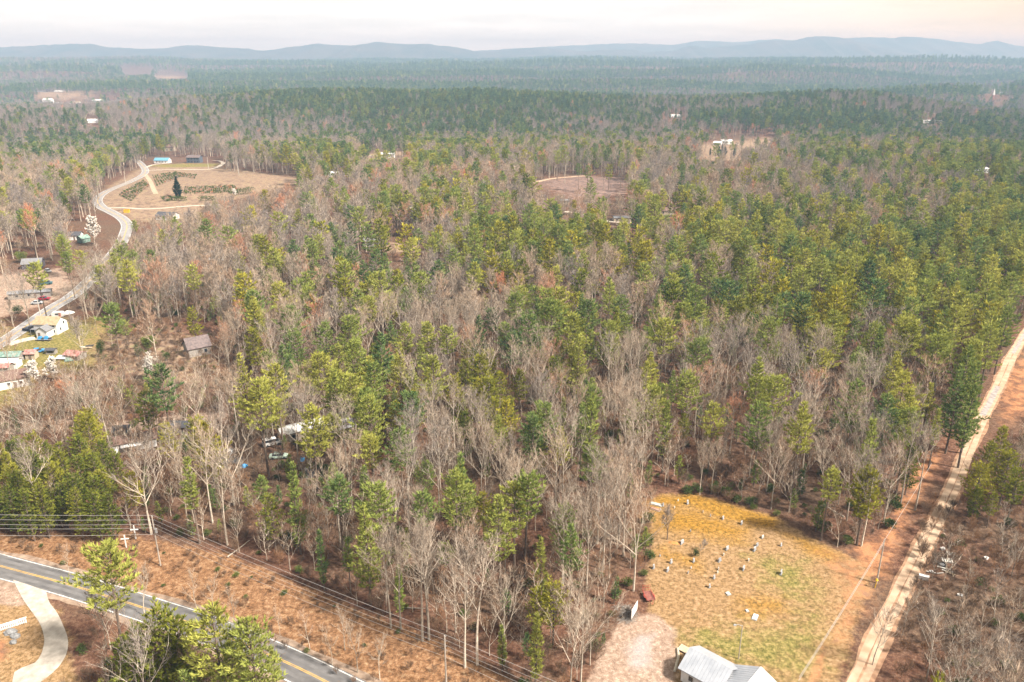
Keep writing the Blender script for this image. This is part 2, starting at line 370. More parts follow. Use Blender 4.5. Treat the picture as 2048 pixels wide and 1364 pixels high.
Z_LOT = [(1250, 1235), (1310, 1225), (1355, 1262), (1350, 1300), (1345, 1420), (1150, 1420), (1195, 1320), (1225, 1262)]
Z_GRAVEL_C = [(1270, 1270), (1310, 1270), (1300, 1340), (1260, 1340), (1250, 1300)]
Z_CLAY = [(1690, 1090), (1760, 1070), (1790, 1000), (1850, 900), (1880, 890), (1880, 930), (1830, 1010), (1800, 1080), (1760, 1190), (1720, 1130)]
Z_CLAY2 = [(1640, 1290), (1660, 1290), (1630, 1400), (1605, 1400)]
Z_CLAY3 = [(2000, 740), (2060, 680), (2150, 700), (2120, 880), (1985, 880), (1960, 910)]
Z_CLAY4 = [(-60, 1290), (10, 1275), (25, 1295), (20, 1320), (-10, 1325), (-60, 1335)]
Z_VERGE = [(-80, 1062), (80, 1066), (250, 1066), (330, 1085), (450, 1105), (560, 1150), (660, 1195), (760, 1235), (860, 1275), (1000, 1345), (1040, 1420), (700, 1420), (560, 1330), (330, 1245), (150, 1190), (-80, 1140)]
Z_DRV = [(-80, 1158), (88, 1186), (118, 1225), (140, 1270), (135, 1300), (180, 1420), (-80, 1420)]
Z_DUST = [(-60, 1160), (32, 1172), (62, 1215), (20, 1214), (-60, 1200)]
Z_HOMES = [(-60, 610), (30, 670), (80, 632), (140, 640), (205, 635), (215, 660), (190, 700), (225, 730), (140, 742), (60, 745), (55, 800), (-60, 840)]
Z_HOMES_S = [(215, 690), (330, 665), (440, 690), (430, 760), (260, 765), (220, 735)]
Z_HOMES_D = [(-60, 560), (40, 545), (125, 535), (150, 580), (60, 620), (-60, 650)]
Z_NURS = [(196, 408), (216, 372), (285, 334), (440, 333), (560, 352), (625, 362), (520, 384), (480, 398), (420, 405), (380, 440), (330, 446), (262, 440)]
Z_NURS_G = [(300, 330), (370, 326), (440, 326), (430, 336), (320, 337)]
Z_JUNK = [(150, 868), (300, 850), (440, 862), (560, 850), (720, 820), (740, 880), (640, 945), (450, 955), (250, 905), (160, 900)]
Z_TRACK = [(-40, 846), (140, 838), (240, 842), (430, 822), (470, 826), (440, 840), (230, 866), (120, 862), (-40, 872)]
Z_SHRUBCLEAR = [(1065, 364), (1150, 351), (1255, 356), (1252, 388), (1150, 398)]
Z_FARM = [(1400, 290), (1440, 282), (1560, 276), (1550, 292), (1480, 302), (1475, 322), (1400, 320)]
Z_FIELD_A = [(755, 486), (845, 480), (838, 502), (770, 506)]
Z_FAR1 = [(243, 137), (306, 139), (300, 147), (262, 151), (246, 146)]
Z_FAR2 = [(308, 153), (335, 146), (380, 153), (370, 157), (315, 157)]
Z_WHITE = [(640, 346), (690, 344), (700, 352), (645, 356)]
Z_RIDGEHOME = [(710, 310), (790, 302), (840, 306), (800, 318), (720, 320)]
Z_TOWN = [(70, 206), (100, 190), (180, 196), (240, 196), (240, 204), (150, 209)]

def axis_lines(lo, hi, d, grow, end_lo, end_hi):
    a = list(np.arange(lo, hi + d / 2, d)); s = d; v = a[-1]
    while v < end_hi: s *= grow; v += s; a.append(v)
    s = d; v = a[0]; b = []
    while v > end_lo: s *= grow; v -= s; b.append(v)
    return np.array(b[::-1] + a)
gx = axis_lines(-200, 200, 1.7, 1.055, -6200, 6200)
gy = axis_lines(86, 400, 1.7, 1.045, -400, 8400)
XX, YY = np.meshgrid(gx, gy); ZZ = hgt(XX, YY); ny, nx = XX.shape
me = bpy.data.meshes.new("ground")
vv = np.stack([XX.ravel(), YY.ravel(), ZZ.ravel()], 1).astype(np.float32)
ii = np.arange(ny * nx).reshape(ny, nx)
ff = np.stack([ii[:-1, :-1].ravel(), ii[:-1, 1:].ravel(), ii[1:, 1:].ravel(), ii[1:, :-1].ravel()], 1).astype(np.int32)
me.vertices.add(len(vv)); me.vertices.foreach_set('co', vv.ravel())
me.loops.add(ff.size); me.loops.foreach_set('vertex_index', ff.ravel())
me.polygons.add(len(ff)); me.polygons.foreach_set('loop_start', np.arange(0, ff.size, 4, dtype=np.int32)); me.polygons.foreach_set('loop_total', np.full(len(ff), 4, np.int32))
me.update(calc_edges=True)
me.polygons.foreach_set('use_smooth', np.ones(len(ff), bool))
def zone_mask(polys, soft=2.0):
    out = np.zeros(XX.shape)
    for P in polys:
        sft = soft
        if isinstance(P, tuple): P, sft = P
        q = gp(P); xs = [p[0] for p in q]; ys = [p[1] for p in q]; m = sft * 2
        sel = (XX > min(xs) - m) & (XX < max(xs) + m) & (YY > min(ys) - m) & (YY < max(ys) + m)
        if sel.any(): out[sel] = np.maximum(out[sel], np.clip(0.5 - polydist(XX[sel], YY[sel], q) / (2 * sft), 0, 1))
    return out
ZONES = {
    'grass': zone_mask([(Z_LAWN, 3.0), (Z_HOMES, 9.0), (Z_DRV, 3.5), (Z_NURS_G, 6.0)]),
    'gold': zone_mask([(Z_GOLD, 3.2), (Z_GOLD2, 5.5), (Z_GOLD3, 8.0), (Z_GOLD4, 5.0), ([(1300, 1010), (1400, 1020), (1500, 1055), (1480, 1085), (1400, 1075), (1310, 1060)], 9.0)]),
    'green': zone_mask([(Z_GREEN, 9.0), (Z_GREEN2, 4.0), ([(1400, 1270), (1640, 1230), (1650, 1330), (1560, 1364), (1420, 1310)], 10.0), (Z_HOMES, 12.0), (Z_NURS_G, 5.0)]),
    'dust': zone_mask([(Z_LOT, 2.5), (Z_DUST, 2.0), (Z_HOMES_D, 8.0), (Z_TRACK, 3.0)]),
    'gravel': zone_mask([(Z_GRAVEL_C, 4.0)]),
    'clay': zone_mask([(Z_CLAY, 5.0), (Z_CLAY2, 1.2), ([(1640, 1100), (1740, 1130), (1740, 1200), (1690, 1290), (1665, 1280), (1690, 1180)], 7.0), ([(2000, 745), (2060, 690), (2150, 720), (2120, 800), (2000, 850)], 9.0), (Z_CLAY4, 1.5)]),
    'verge': zone_mask([(Z_VERGE, 3.0)]),
    'straw': zone_mask([(Z_NURS, 10.0), (Z_HOMES_S, 26.0), (Z_FARM, 14.0), (Z_FIELD_A, 8.0), (Z_FAR1, 60.0), (Z_FAR2, 60.0), (Z_WHITE, 10.0), (Z_RIDGEHOME, 10.0), (Z_TOWN, 40.0)]),
}
ZONES['mauve'] = zone_mask([(Z_SHRUBCLEAR, 26.0)])
for k, a_ in ZONES.items():
    at = me.attributes.new('z_' + k, 'FLOAT', 'POINT'); at.data.foreach_set('value', a_.ravel().astype(np.float32))

gm = bpy.data.materials.new("forest_floor"); gm.use_nodes = True; t = gm.node_tree; pb = t.nodes['Principled BSDF']
pb.inputs['Roughness'].default_value = 1.0; pb.inputs['Specular IOR Level'].default_value = 0.1
geo = t.nodes.new('ShaderNodeNewGeometry')
def tnoise(scale, detail=5, rough=0.6):
    n = t.nodes.new('ShaderNodeTexNoise'); n.inputs['Scale'].default_value = scale; n.inputs['Detail'].default_value = detail; n.inputs['Roughness'].default_value = rough
    t.links.new(geo.outputs['Position'], n.inputs['Vector']); return n
n_big, n_mid, n_fine, n_leaf = tnoise(0.035), tnoise(0.28, 6, 0.65), tnoise(1.1, 9, 0.78), tnoise(5.0, 4, 0.8)
def rampc(n, stops):
    r = ramp_node(t, stops); t.links.new(n.outputs[0], r.inputs[0]); return r
def mixc(fac, a, b, mode='MIX'):
    m = t.nodes.new('ShaderNodeMix'); m.data_type = 'RGBA'; m.blend_type = mode
    if isinstance(fac, float): m.inputs[0].default_value = fac
    else: t.links.new(fac, m.inputs[0])
    t.links.new(a, m.inputs[6])
    if isinstance(b, tuple): m.inputs[7].default_value = (*b, 1)
    else: t.links.new(b, m.inputs[7])
    return m.outputs[2]
def zfac(name, lo=0.36, hi=0.64, amp=0.9, nz=None):
    a = t.nodes.new('ShaderNodeAttribute'); a.attribute_name = 'z_' + name
    s = t.nodes.new('ShaderNodeMath'); s.operation = 'MULTIPLY_ADD'; t.links.new((nz or n_mid).outputs[0], s.inputs[0]); s.inputs[1].default_value = amp; t.links.new(a.outputs['Fac'], s.inputs[2])
    o = t.nodes.new('ShaderNodeMath'); o.operation = 'SUBTRACT'; t.links.new(s.outputs[0], o.inputs[0]); o.inputs[1].default_value = amp / 2
    z0 = t.nodes.new('ShaderNodeMath'); z0.operation = 'GREATER_THAN'; t.links.new(a.outputs['Fac'], z0.inputs[0]); z0.inputs[1].default_value = 0.001
    r = t.nodes.new('ShaderNodeMapRange'); r.interpolation_type = 'SMOOTHSTEP'; t.links.new(o.outputs[0], r.inputs[0]); r.inputs[1].default_value = lo; r.inputs[2].default_value = hi
    e = t.nodes.new('ShaderNodeMath'); e.operation = 'MULTIPLY'; t.links.new(r.outputs[0], e.inputs[0]); t.links.new(z0.outputs[0], e.inputs[1])
    return e.outputs[0]
litter = rampc(n_fine, [(0.36, (0.055, 0.028, 0.018)), (0.48, (0.120, 0.058, 0.036)), (0.56, (0.170, 0.090, 0.058)), (0.66, (0.26, 0.165, 0.115))])  # both litter ramps are darkened to carry the canopy's shade
litter2 = rampc(n_fine, [(0.37, (0.062, 0.038, 0.024)), (0.52, (0.130, 0.082, 0.054)), (0.65, (0.22, 0.155, 0.105))])
bigf = rampc(n_big, [(0.42, (0, 0, 0)), (0.6, (1, 1, 1))])
col = mixc(bigf.outputs[0], litter.outputs[0], litter2.outputs[0])
vergec = rampc(n_fine, [(0.36, (0.070, 0.040, 0.022)), (0.46, (0.18, 0.092, 0.045)), (0.55, (0.285, 0.155, 0.080)), (0.65, (0.39, 0.28, 0.17))])
col = mixc(zfac('verge'), col, vergec.outputs[0])
grassc = rampc(n_fine, [(0.36, (0.105, 0.068, 0.028)), (0.45, (0.21, 0.130, 0.060)), (0.54, (0.315, 0.198, 0.100)), (0.65, (0.42, 0.29, 0.17))])
col = mixc(zfac('grass'), col, grassc.outputs[0])
greenc = rampc(n_fine, [(0.37, (0.060, 0.070, 0.016)), (0.5, (0.165, 0.155, 0.04)), (0.62, (0.33, 0.27, 0.10))])
gf = t.nodes.new('ShaderNodeMath'); gf.operation = 'MULTIPLY'; t.links.new(zfac('green', 0.25, 0.9, 1.4), gf.inputs[0]); gf.inputs[1].default_value = 0.85
col = mixc(gf.outputs[0], col, greenc.outputs[0])
goldc = rampc(n_fine, [(0.36, (0.075, 0.048, 0.012)), (0.45, (0.20, 0.115, 0.022)), (0.55, (0.34, 0.175, 0.030)), (0.65, (0.46, 0.29, 0.07))])
col = mixc(zfac('gold', 0.25, 0.8, 0.6), col, goldc.outputs[0])
dustc = rampc(n_fine, [(0.36, (0.20, 0.13, 0.095)), (0.5, (0.31, 0.22, 0.165)), (0.63, (0.47, 0.36, 0.28))])
col = mixc(zfac('dust', 0.35, 0.7), col, dustc.outputs[0])
col = mixc(zfac('gravel', 0.3, 0.9, 0.8), col, (0.36, 0.33, 0.32))
clayc = rampc(n_mid, [(0.38, (0.19, 0.10, 0.062)), (0.48, (0.31, 0.145, 0.072)), (0.57, (0.44, 0.215, 0.105)), (0.66, (0.28, 0.155, 0.095))])
col = mixc(zfac('clay', 0.36, 0.85, 1.1), col, clayc.outputs[0])
strawc = rampc(n_mid, [(0.38, (0.15, 0.10, 0.072)), (0.47, (0.24, 0.165, 0.115)), (0.55, (0.31, 0.215, 0.145)), (0.63, (0.24, 0.195, 0.105))])
col = mixc(zfac('straw', 0.3, 0.75, 0.9), col, strawc.outputs[0])
mauvec = rampc(n_mid, [(0.38, (0.13, 0.088, 0.075)), (0.5, (0.20, 0.135, 0.112)), (0.62, (0.27, 0.18, 0.145))])
col = mixc(zfac('mauve', 0.3, 0.75, 0.9), col, mauvec.outputs[0])
leafv = rampc(n_leaf, [(0.32, (0.42, 0.42, 0.42)), (0.68, (1.0, 1.0, 1.0))])
col = mixc(1.0, col, leafv.outputs[0], 'MULTIPLY')
t.links.new(col, pb.inputs['Base Color'])
bmp = t.nodes.new('ShaderNodeBump'); bmp.inputs['Strength'].default_value = 0.35; bmp.inputs['Distance'].default_value = 0.2
t.links.new(n_fine.outputs[0], bmp.inputs['Height']); t.links.new(bmp.outputs[0], pb.inputs['Normal'])
me.materials.append(gm)
ground = bpy.data.objects.new("ground", me); COL.objects.link(ground); ground['kind'] = 'structure'

# ------------------------------------------------------------------ roads and drives
def spline(P, step):
    P = [Vector((*p[:2], 0)) for p in P]; out = []
    Q = [P[0] * 2 - P[1]] + P + [P[-1] * 2 - P[-2]]
    for i in range(1, len(Q) - 2):
        a, b, c, d = Q[i - 1], Q[i], Q[i + 1], Q[i + 2]; n = max(2, int((c - b).length / step))
        for k in range(n):
            s = k / n
            out.append(0.5 * ((2 * b) + (c - a) * s + (2 * a - 5 * b + 4 * c - d) * s * s + (3 * b - a - 3 * c + d) * s ** 3))
    out.append(P[-1]); return out
def ribbon(name, pts, off0, off1, lift, m, parent=None, cols=6, dash=None, wob=0.0):
    """strip that follows a centre line between two lateral offsets and lies on the ground"""
    V = []; F = []; n = len(pts)
    for i, p in enumerate(pts):
        tg = (pts[min(i + 1, n - 1)] - pts[max(i - 1, 0)]).normalized(); nr = Vector((tg.y, -tg.x, 0))
        for k in range(cols + 1):
            o = off0 + (off1 - off0) * k / cols
            if wob and k in (0, cols): o += wob * (mnoise.noise(Vector((p.x * .07, p.y * .07, k * 3.7))) + .35 * mnoise.noise(Vector((p.x * .5, p.y * .5, k * 9.1))))
            q = p + nr * o; V.append((q.x, q.y, hz(q.x, q.y) + lift))
    for i in range(n - 1):
        for k in range(cols):
            b = i * (cols + 1) + k; F.append((b, b + 1, b + cols + 2, b + cols + 1))
    mb = MB(); mb.add(V, F); o = mb.obj(name, m, parent)
    return o
M_ASPH = mat("asphalt", (0.115, 0.11, 0.11), 0.9, 0.35, 0.22, rgb2=(0.19, 0.182, 0.18), detail=12)
M_ASPH2 = mat("old_asphalt", (0.27, 0.26, 0.26), 0.9, 0.5, 0.2, detail=8)
M_WHITEP = mat("white_road_paint", (0.40, 0.39, 0.37), 0.8, 0.9, 0.12, rgb2=(0.80, 0.78, 0.74), detail=8)
M_YELP = mat("yellow_road_paint", (0.40, 0.26, 0.09), 0.8, 0.9, 0.12, rgb2=(0.78, 0.45, 0.06), detail=8)
M_CONC = mat("driveway_concrete", (0.33, 0.29, 0.245), 0.9, 0.7, 0.2, rgb2=(0.50, 0.455, 0.39), detail=8)
M_DIRT = mat("dirt_road", (0.37, 0.25, 0.16), 0.95, 0.4, 0.3, rgb2=(0.52, 0.39, 0.28), detail=9)
M_RUT = mat("grey_gravel_ruts", (0.34, 0.30, 0.28), 0.95, 0.8, 0.3, detail=8)
M_GRAVD = mat("pale_gravel", (0.52, 0.45, 0.37), 0.95, 0.6, 0.2, detail=8)

main = spline([G(*p)[:2] for p in [(-420, 1020), (-150, 1090), (0, 1132), (137, 1169), (253, 1205), (379, 1246), (468, 1280), (564, 1321), (643, 1359), (760, 1420), (900, 1500)]], 2.0)
ribbon("road_shoulder", main, -4.9, 4.9, 0.03, mat("gravel_shoulder", (0.20, 0.13, 0.09), 0.95, 0.8, 0.3, rgb2=(0.36, 0.27, 0.20), detail=10), cols=6, wob=1.0)['kind'] = 'structure'
road = ribbon("road", main, -3.6, 3.6, 0.05, M_ASPH, cols=8, wob=0.22); road['kind'] = 'structure'; road['label'] = "two-lane asphalt road with double yellow centre line"
for a_, b_, m_ in ((-3.42, -3.2, M_WHITEP), (3.2, 3.42, M_WHITEP), (-0.22, -0.09, M_YELP), (0.09, 0.22, M_YELP)):
    ribbon("lane_marking", main, a_, b_, 0.058, m_, road, cols=1)
for a_ in (-2.45, -0.95, 0.95, 2.45): ribbon("tyre_track", main, a_ - .32, a_ + .32, 0.054, mat("worn_asphalt", (0.09, 0.086, 0.086), 0.75, 0.3, 0.2, rgb2=(0.155, 0.148, 0.146), detail=10), road, cols=1, wob=.25)
dirt = spline([G(*p)[:2] for p in [(1640, 1480), (1714, 1364), (1748, 1290), (1790, 1205), (1850, 1088), (1893, 1005), (1915, 955), (1943, 885), (1972, 822), (2002, 762), (2022, 716), (2050, 668), (2085, 620), (2140, 570)]], 2.0)
dr = ribbon("dirt_road", dirt, -2.1, 2.1, 0.05, mat("clay_road_edge", (0.20, 0.105, 0.06), 0.95, 0.5, 0.3, rgb2=(0.44, 0.27, 0.165), detail=10), cols=8, wob=0.8); dr['kind'] = 'structure'
for a_, b_ in ((-1.6, -0.12), (0.14, 1.6)): ribbon("wheel_track", dirt, a_, b_, 0.065, M_DIRT, dr, cols=3, wob=0.3)
nd = len(dirt)
for a_, b_, i0, i1 in ((-0.9, 0.8, int(nd * .44), int(nd * .53)), (-0.9, 0.7, int(nd * .64), nd - 2)):
    ribbon("gravel_patch", dirt[i0:i1], a_, b_, 0.078, M_RUT, dr, cols=3, wob=0.5)
far_rd = spline([G(*p)[:2] for p in [(268, 318), (284, 330), (291, 342), (283, 352), (262, 363), (232, 375), (207, 387), (195, 401), (203, 414), (222, 424), (243, 436), (254, 450), (250, 468), (240, 490), (200, 540), (150, 588), (108, 614), (70, 640), (30, 668), (-20, 700)]], 4.0)
fr = ribbon("road", far_rd, -3.6, 3.6, 0.12, M_ASPH2, cols=4); fr['kind'] = 'structure'; fr['label'] = "grey asphalt road winding past the nursery field"
for a_, b_, m_ in ((-3.3, -3.05, M_WHITEP), (3.05, 3.3, M_WHITEP), (-0.2, 0.2, M_YELP)):
    ribbon("lane_marking", far_rd, a_, b_, 0.14, m_, fr, cols=1)
lane = spline([G(*p)[:2] for p in [(290, 341), (320, 340), (360, 339), (415, 339), (435, 334), (446, 327), (440, 322), (425, 321)]], 4.0)
ribbon("driveway", lane, -2.2, 2.2, 0.12, M_GRAVD, cols=2)['kind'] = 'structure'
lane2 = spline([G(*p)[:2] for p in [(290, 336), (305, 330), (330, 327), (345, 326)]], 4.0)
ribbon("driveway", lane2, -1.8, 1.8, 0.12, M_GRAVD, cols=2)['kind'] = 'structure'
lane3 = spline([G(*p)[:2] for p in [(290, 348), (300, 362), (306, 376), (312, 388)]], 4.0)
ribbon("farm_track", lane3, -1.8, 1.8, 0.12, M_DIRT, cols=2)['kind'] = 'structure'
lane4 = spline([G(*p)[:2] for p in [(205, 416), (250, 416), (300, 418), (380, 412), (440, 410)]], 4.0)
ribbon("farm_track", lane4, -1.6, 1.6, 0.12, M_GRAVD, cols=2)['kind'] = 'structure'
for pts_, m_, w_ in (([(1065, 366), (1100, 358), (1140, 354), (1180, 351)], M_DIRT, 2.6), ([(1130, 423), (1170, 430), (1205, 441), (1260, 446)], M_GRAVD, 2.2), ([(760, 409), (800, 403), (830, 398)], M_GRAVD, 2.0), ([(690, 312), (730, 311), (780, 310)], M_GRAVD, 2.5), ([(15, 690), (40, 682), (70, 676)], M_GRAVD, 2.2)):
    ribbon("gravel_track", spline([G(*p)[:2] for p in pts_], 4.0), -w_, w_, 0.1, m_, cols=2)['kind'] = 'structure'

def sheet(name, inner, outer, lift, m, rows=40, cols=6):
    """curved slab between two edges given in photo pixels"""
    A = spline([G(*p)[:2] for p in inner], 0.8); B = spline([G(*p)[:2] for p in outer], 0.8); V = []; F = []
    for i in range(rows + 1):
        a = A[int(i / rows * (len(A) - 1))]; b = B[int(i / rows * (len(B) - 1))]
        for k in range(cols + 1):
            q = a.lerp(b, k / cols); V.append((q.x, q.y, hz(q.x, q.y) + lift))
    for i in range(rows):
        for k in range(cols):
            c = i * (cols + 1) + k; F.append((c, c + 1, c + cols + 2, c + cols + 1))
    mb = MB(); mb.add(V, F); return mb.obj(name, m)
drv = sheet("driveway", [(26, 1160), (45, 1197), (63, 1223), (80, 1248), (88, 1273), (88, 1290), (82, 1310), (70, 1326), (50, 1334), (29, 1345), (25, 1364), (10, 1420)],
            [(92, 1182), (99, 1205), (115, 1227), (128, 1255), (135, 1275), (136, 1295), (130, 1315), (115, 1337), (95, 1355), (80, 1366), (60, 1395), (40, 1430)], 0.09, M_CONC)
drv['kind'] = 'structure'; drv['label'] = "curved pale concrete driveway joining the asphalt road"

# ------------------------------------------------------------------ mountains on the skyline
M_MOUNT = mat("wooded_mountain", (0.035, 0.045, 0.04), 1.0, 0.004, 0.35, rgb2=(0.085, 0.075, 0.07), detail=8)
def mountains(name, D, depth, prof, seed, base_z=-30.0):
    prof = sorted(prof); xs = np.array([p[0] for p in prof], float); ys = np.array([p[1] for p in prof], float)
    n = 260; px = np.linspace(xs[0], xs[-1], n); py = np.interp(px, xs, ys); ker = np.array([1, 3, 5, 3, 1]) / 13.; py = np.convolve(np.pad(py, 2, mode='edge'), ker, 'valid')
    py = py + 2.2 * vn(px / 17.0 + seed, px * 0 + seed) + 1.3 * vn(px / 6.0 + seed, px * 0 + 2 * seed)
    m = 17; V = np.zeros((m, n, 3))
    for i in range(n):
        dx, dy, dz = ray(px[i], py[i]); k = D / dy
        crest = max(CAM_H + dz * k, base_z + 5)
        for j in range(m):
            s = (j / (m - 1)) * 2 - 1                    # -1 near foot, +1 far foot
            r_ = (1 - abs(s)) ** 1.25
            spur = 1 + 0.45 * (1 - abs(s)) * abs(s) * 4 * float(vn(np.array(px[i] / 22.0 + seed), np.array(s * 2.0 + 5)))
            y = D + s * depth; V[j, i] = (dx / dy * D + 80 * vn(np.array(px[i] / 30.0), np.array(s * 3)), y, base_z + (crest - base_z) * r_ * (spur if j != m // 2 else 1))
    idx = np.arange(m * n).reshape(m, n)
    F = [(int(idx[j, i]), int(idx[j, i + 1]), int(idx[j + 1, i + 1]), int(idx[j + 1, i])) for j in range(m - 1) for i in range(n - 1)]
    mb = MB(); mb.add([tuple(p) for p in V.reshape(-1, 3)], F); o = mb.obj(name, M_MOUNT); o['kind'] = 'structure'
    o.data.polygons.foreach_set('use_smooth', [True] * len(o.data.polygons)); return o
mountains("mountains", 8800, 1500, [(-300, 100), (-100, 97), (0, 95), (90, 90), (170, 87), (215, 94), (290, 98), (395, 90), (440, 95), (500, 97), (530, 101), (590, 93), (640, 87), (690, 92), (765, 84), (800, 88), (860, 88), (900, 93), (950, 104), (1000, 107), (1100, 110)], 3.3)
mountains("mountains", 9500, 1500, [(900, 108), (960, 102), (1010, 98), (1080, 95), (1130, 98), (1165, 104), (1200, 101), (1260, 98), (1290, 104), (1340, 102), (1385, 91), (1420, 96), (1480, 90), (1530, 83), (1580, 80), (1620, 74), (1652, 72), (1700, 79), (1740, 90), (1780, 100), (1830, 108)], 8.1)
mountains("mountains", 10800, 1500, [(1560, 104), (1640, 90), (1690, 76), (1720, 74), (1770, 76), (1830, 73), (1870, 78), (1900, 82), (1950, 88), (1996, 80), (2030, 90), (2080, 96), (2200, 90), (2400, 100)], 12.9)
mountains("mountains", 12000, 1200, [(940, 103), (1060, 95), (1124, 92), (1264, 86), (1334, 90), (1404, 82), (1480, 84), (1514, 80), (1549, 79), (1620, 84), (1720, 92)], 21.7)

# far plain between the ground sheet's end and the mountains is closed by their feet; one box of even haze holds the air
hb = MB(); hb.box((0, 6300, 95), (44000, 14000, 390))
hm = bpy.data.materials.new("haze_air"); hm.use_nodes = True; ht = hm.node_tree; ht.nodes.clear()
ho = ht.nodes.new('ShaderNodeOutputMaterial'); pv = ht.nodes.new('ShaderNodeVolumePrincipled'); ht.links.new(pv.outputs[0], ho.inputs['Volume'])
pv.inputs['Color'].default_value = (0.235, 0.39, 0.575, 1); pv.inputs['Absorption Color'].default_value = (0.25, 0.06, 0.0, 1); pv.inputs['Density'].default_value = 1.6e-4; pv.inputs['Anisotropy'].default_value = 0.0
haze = hb.obj("haze", hm); haze['kind'] = 'stuff'

# ------------------------------------------------------------------ tree library
def lib_near():
    L = {}
    L['pine'] = [make_pine(100 + i, 24, b, r, shape=s, round_top=rt, tuft=tf) for i, (b, r, s, rt, tf) in enumerate([
        (0.52, 5.8, 0.6, 0.55, 1.0), (0.58, 5.6, 0.5, 0.75, 1.0), (0.44, 5.3, 0.85, 0.3, 1.0), (0.62, 5.2, 0.5, 0.8, 1.05), (0.42, 6.0, 0.7, 0.5, 0.95), (0.56, 6.4, 0.5, 0.7, 0.95), (0.50, 4.6, 0.8, 0.4, 1.05), (0.20, 5.5, 0.9, 0.3, 0.95)])]
    L['slimpine'] = [make_pine(130 + i, 22, b, r, shape=.6, round_top=rt, tuft=1.2) for i, (b, r, rt) in enumerate([(0.25, 2.5, .5), (0.42, 2.4, .6), (0.15, 2.2, .3)])]
    L['virginia'] = [make_pine(150 + i, 15, b, r, shape=.55, round_top=rt, tuft=1.15, nb=6, step=0.8, blades=5, bl=(.4, .7), bw=.2, missing=.2, droop=.05) for i, (b, r, rt) in enumerate([(0.26, 4.2, .7), (0.40, 3.8, .8), (0.15, 3.9, .55), (0.32, 4.7, .8)])]
    L['bare'] = [make_bare(200 + i, 20, fork=fk, spread=sp, limbs=lb, lean=ln, crook=ck) for i, (fk, sp, lb, ln, ck) in enumerate([
        (0.40, .50, 11, .5, .10), (0.48, .45, 10, .6, .12), (0.34, .56, 12, .9, .16), (0.56, .40, 9, .4, .08), (0.38, .55, 12, 1.1, .2), (0.45, .48, 10, .6, .12), (0.28, .58, 13, .8, .18), (0.50, .52, 9, 1.0, .16), (0.43, .44, 11, .5, .12)])]
    L['sapling'] = [make_bare(240 + i, 10, fork=.3, spread=.34, limbs=9, br=5, tw=4, lean=.6, thick=.008, tww=.04, twl=(.5, 1.1)) for i in range(3)]
    L['big_bare'] = [make_bare(260, 20, fork=.22, spread=.52, limbs=14, br=9, tw=8, thick=.015, crook=.2), make_bare(261, 20, fork=.32, spread=.46, limbs=12, br=8, tw=6, thick=.014, crook=.25)]
    return L
LIB = lib_near()
NOM = {'pine': 24, 'slimpine': 22, 'virginia': 15, 'bare': 20, 'sapling': 10, 'big_bare': 20}
LEAF = {'pine': M_PINE, 'slimpine': M_PINE, 'virginia': M_VIRG}
NEAR = {}
for k, vs in LIB.items():
    NEAR[k] = []
    for tr_, cr_ in vs:
        if k in LEAF: NEAR[k].append((tr_.mesh("trunk", M_PBARK), cr_.mesh("crown", LEAF[k])))
        else: NEAR[k].append((tr_.mesh("trunk", M_BBARK), cr_.mesh("crown", [M_BBARK, M_TWIG])))
def merged(tr_, cr_, name, mats, remap):
    mb = MB(); mb.add(tr_.v, tr_.f, 0); b = mb.n
    mb.v.extend(cr_.v); mb.n += len(cr_.v); mb.f.extend(tuple(i + b for i in f) for f in cr_.f); mb.m.extend(remap[i] for i in cr_.m); mb.lv.extend(cr_.lv)
    return mb.mesh(name, mats)
def src_collection(name, meshes):
    c = bpy.data.collections.new(name)
    for i, m in enumerate(meshes):
        o = bpy.data.objects.new("%s_%02d" % (name, i), m); c.objects.link(o)
    return c
# lighter shapes for the distance
mid_p = [make_pine(300 + i, 24, b, r, shape=s, round_top=rt, blades=4, tpm=2.6, bl=(.8, 1.25), bw=.34, step=1.3) for i, (b, r, s, rt) in enumerate([(0.52, 5.7, .6, .55), (0.58, 5.5, .5, .75), (0.46, 5.3, .8, .35), (0.55, 6.2, .5, .7), (0.42, 5.2, .8, .4)])]
mid_v = [make_pine(320 + i, 18, b, r, shape=.55, round_top=.7, blades=4, tpm=2.2, bl=(.8, 1.2), bw=.4, step=1.2, nb=5) for i, (b, r) in enumerate([(0.32, 4.6), (0.42, 4.9)])]
mid_b = [make_bare(340 + i, 20, fork=fk, spread=sp, limbs=12, br=6, tw=5, sub=2, twl=(1.1, 2.1), tww=.10, thick=.012) for i, (fk, sp) in enumerate([(0.40, .38), (0.30, .44), (0.48, .35), (0.35, .41)])]
far_p = [make_pine(360 + i, 24, b, 6.2, shape=s, round_top=rt, blades=3, tpm=0.9, bl=(1.6, 2.6), bw=1.0, step=2.6, wood=False) for i, (b, s, rt) in enumerate([(0.42, .6, .55), (0.5, .5, .75), (0.36, .7, .4)])]
far_b = [make_bare(380 + i, 20, fork=fk, spread=.42, limbs=9, br=4, tw=4, sub=1, twl=(1.8, 3.0), tww=.26, thick=.012) for i, fk in enumerate([.4, .5, .33])]
P_MESH = [merged(a, b, "pine_shape", [M_PBARK, M_PINE], {0: 1}) for a, b in mid_p] + [merged(a, b, "pine_shape", [M_PBARK, M_VIRG], {0: 1}) for a, b in mid_v] + [merged(a, b, "pine_shape", [M_PBARK, M_PINE], {0: 1}) for a, b in far_p]
B_MESH = [merged(a, b, "bare_shape", [M_BBARK, M_TWIG], {0: 0, 1: 1}) for a, b in mid_b + far_b]
P_MID, P_MIDV, P_FAR = (0, 5), (5, 7), (7, 10)
B_MID, B_FAR = (0, 4), (4, 7)
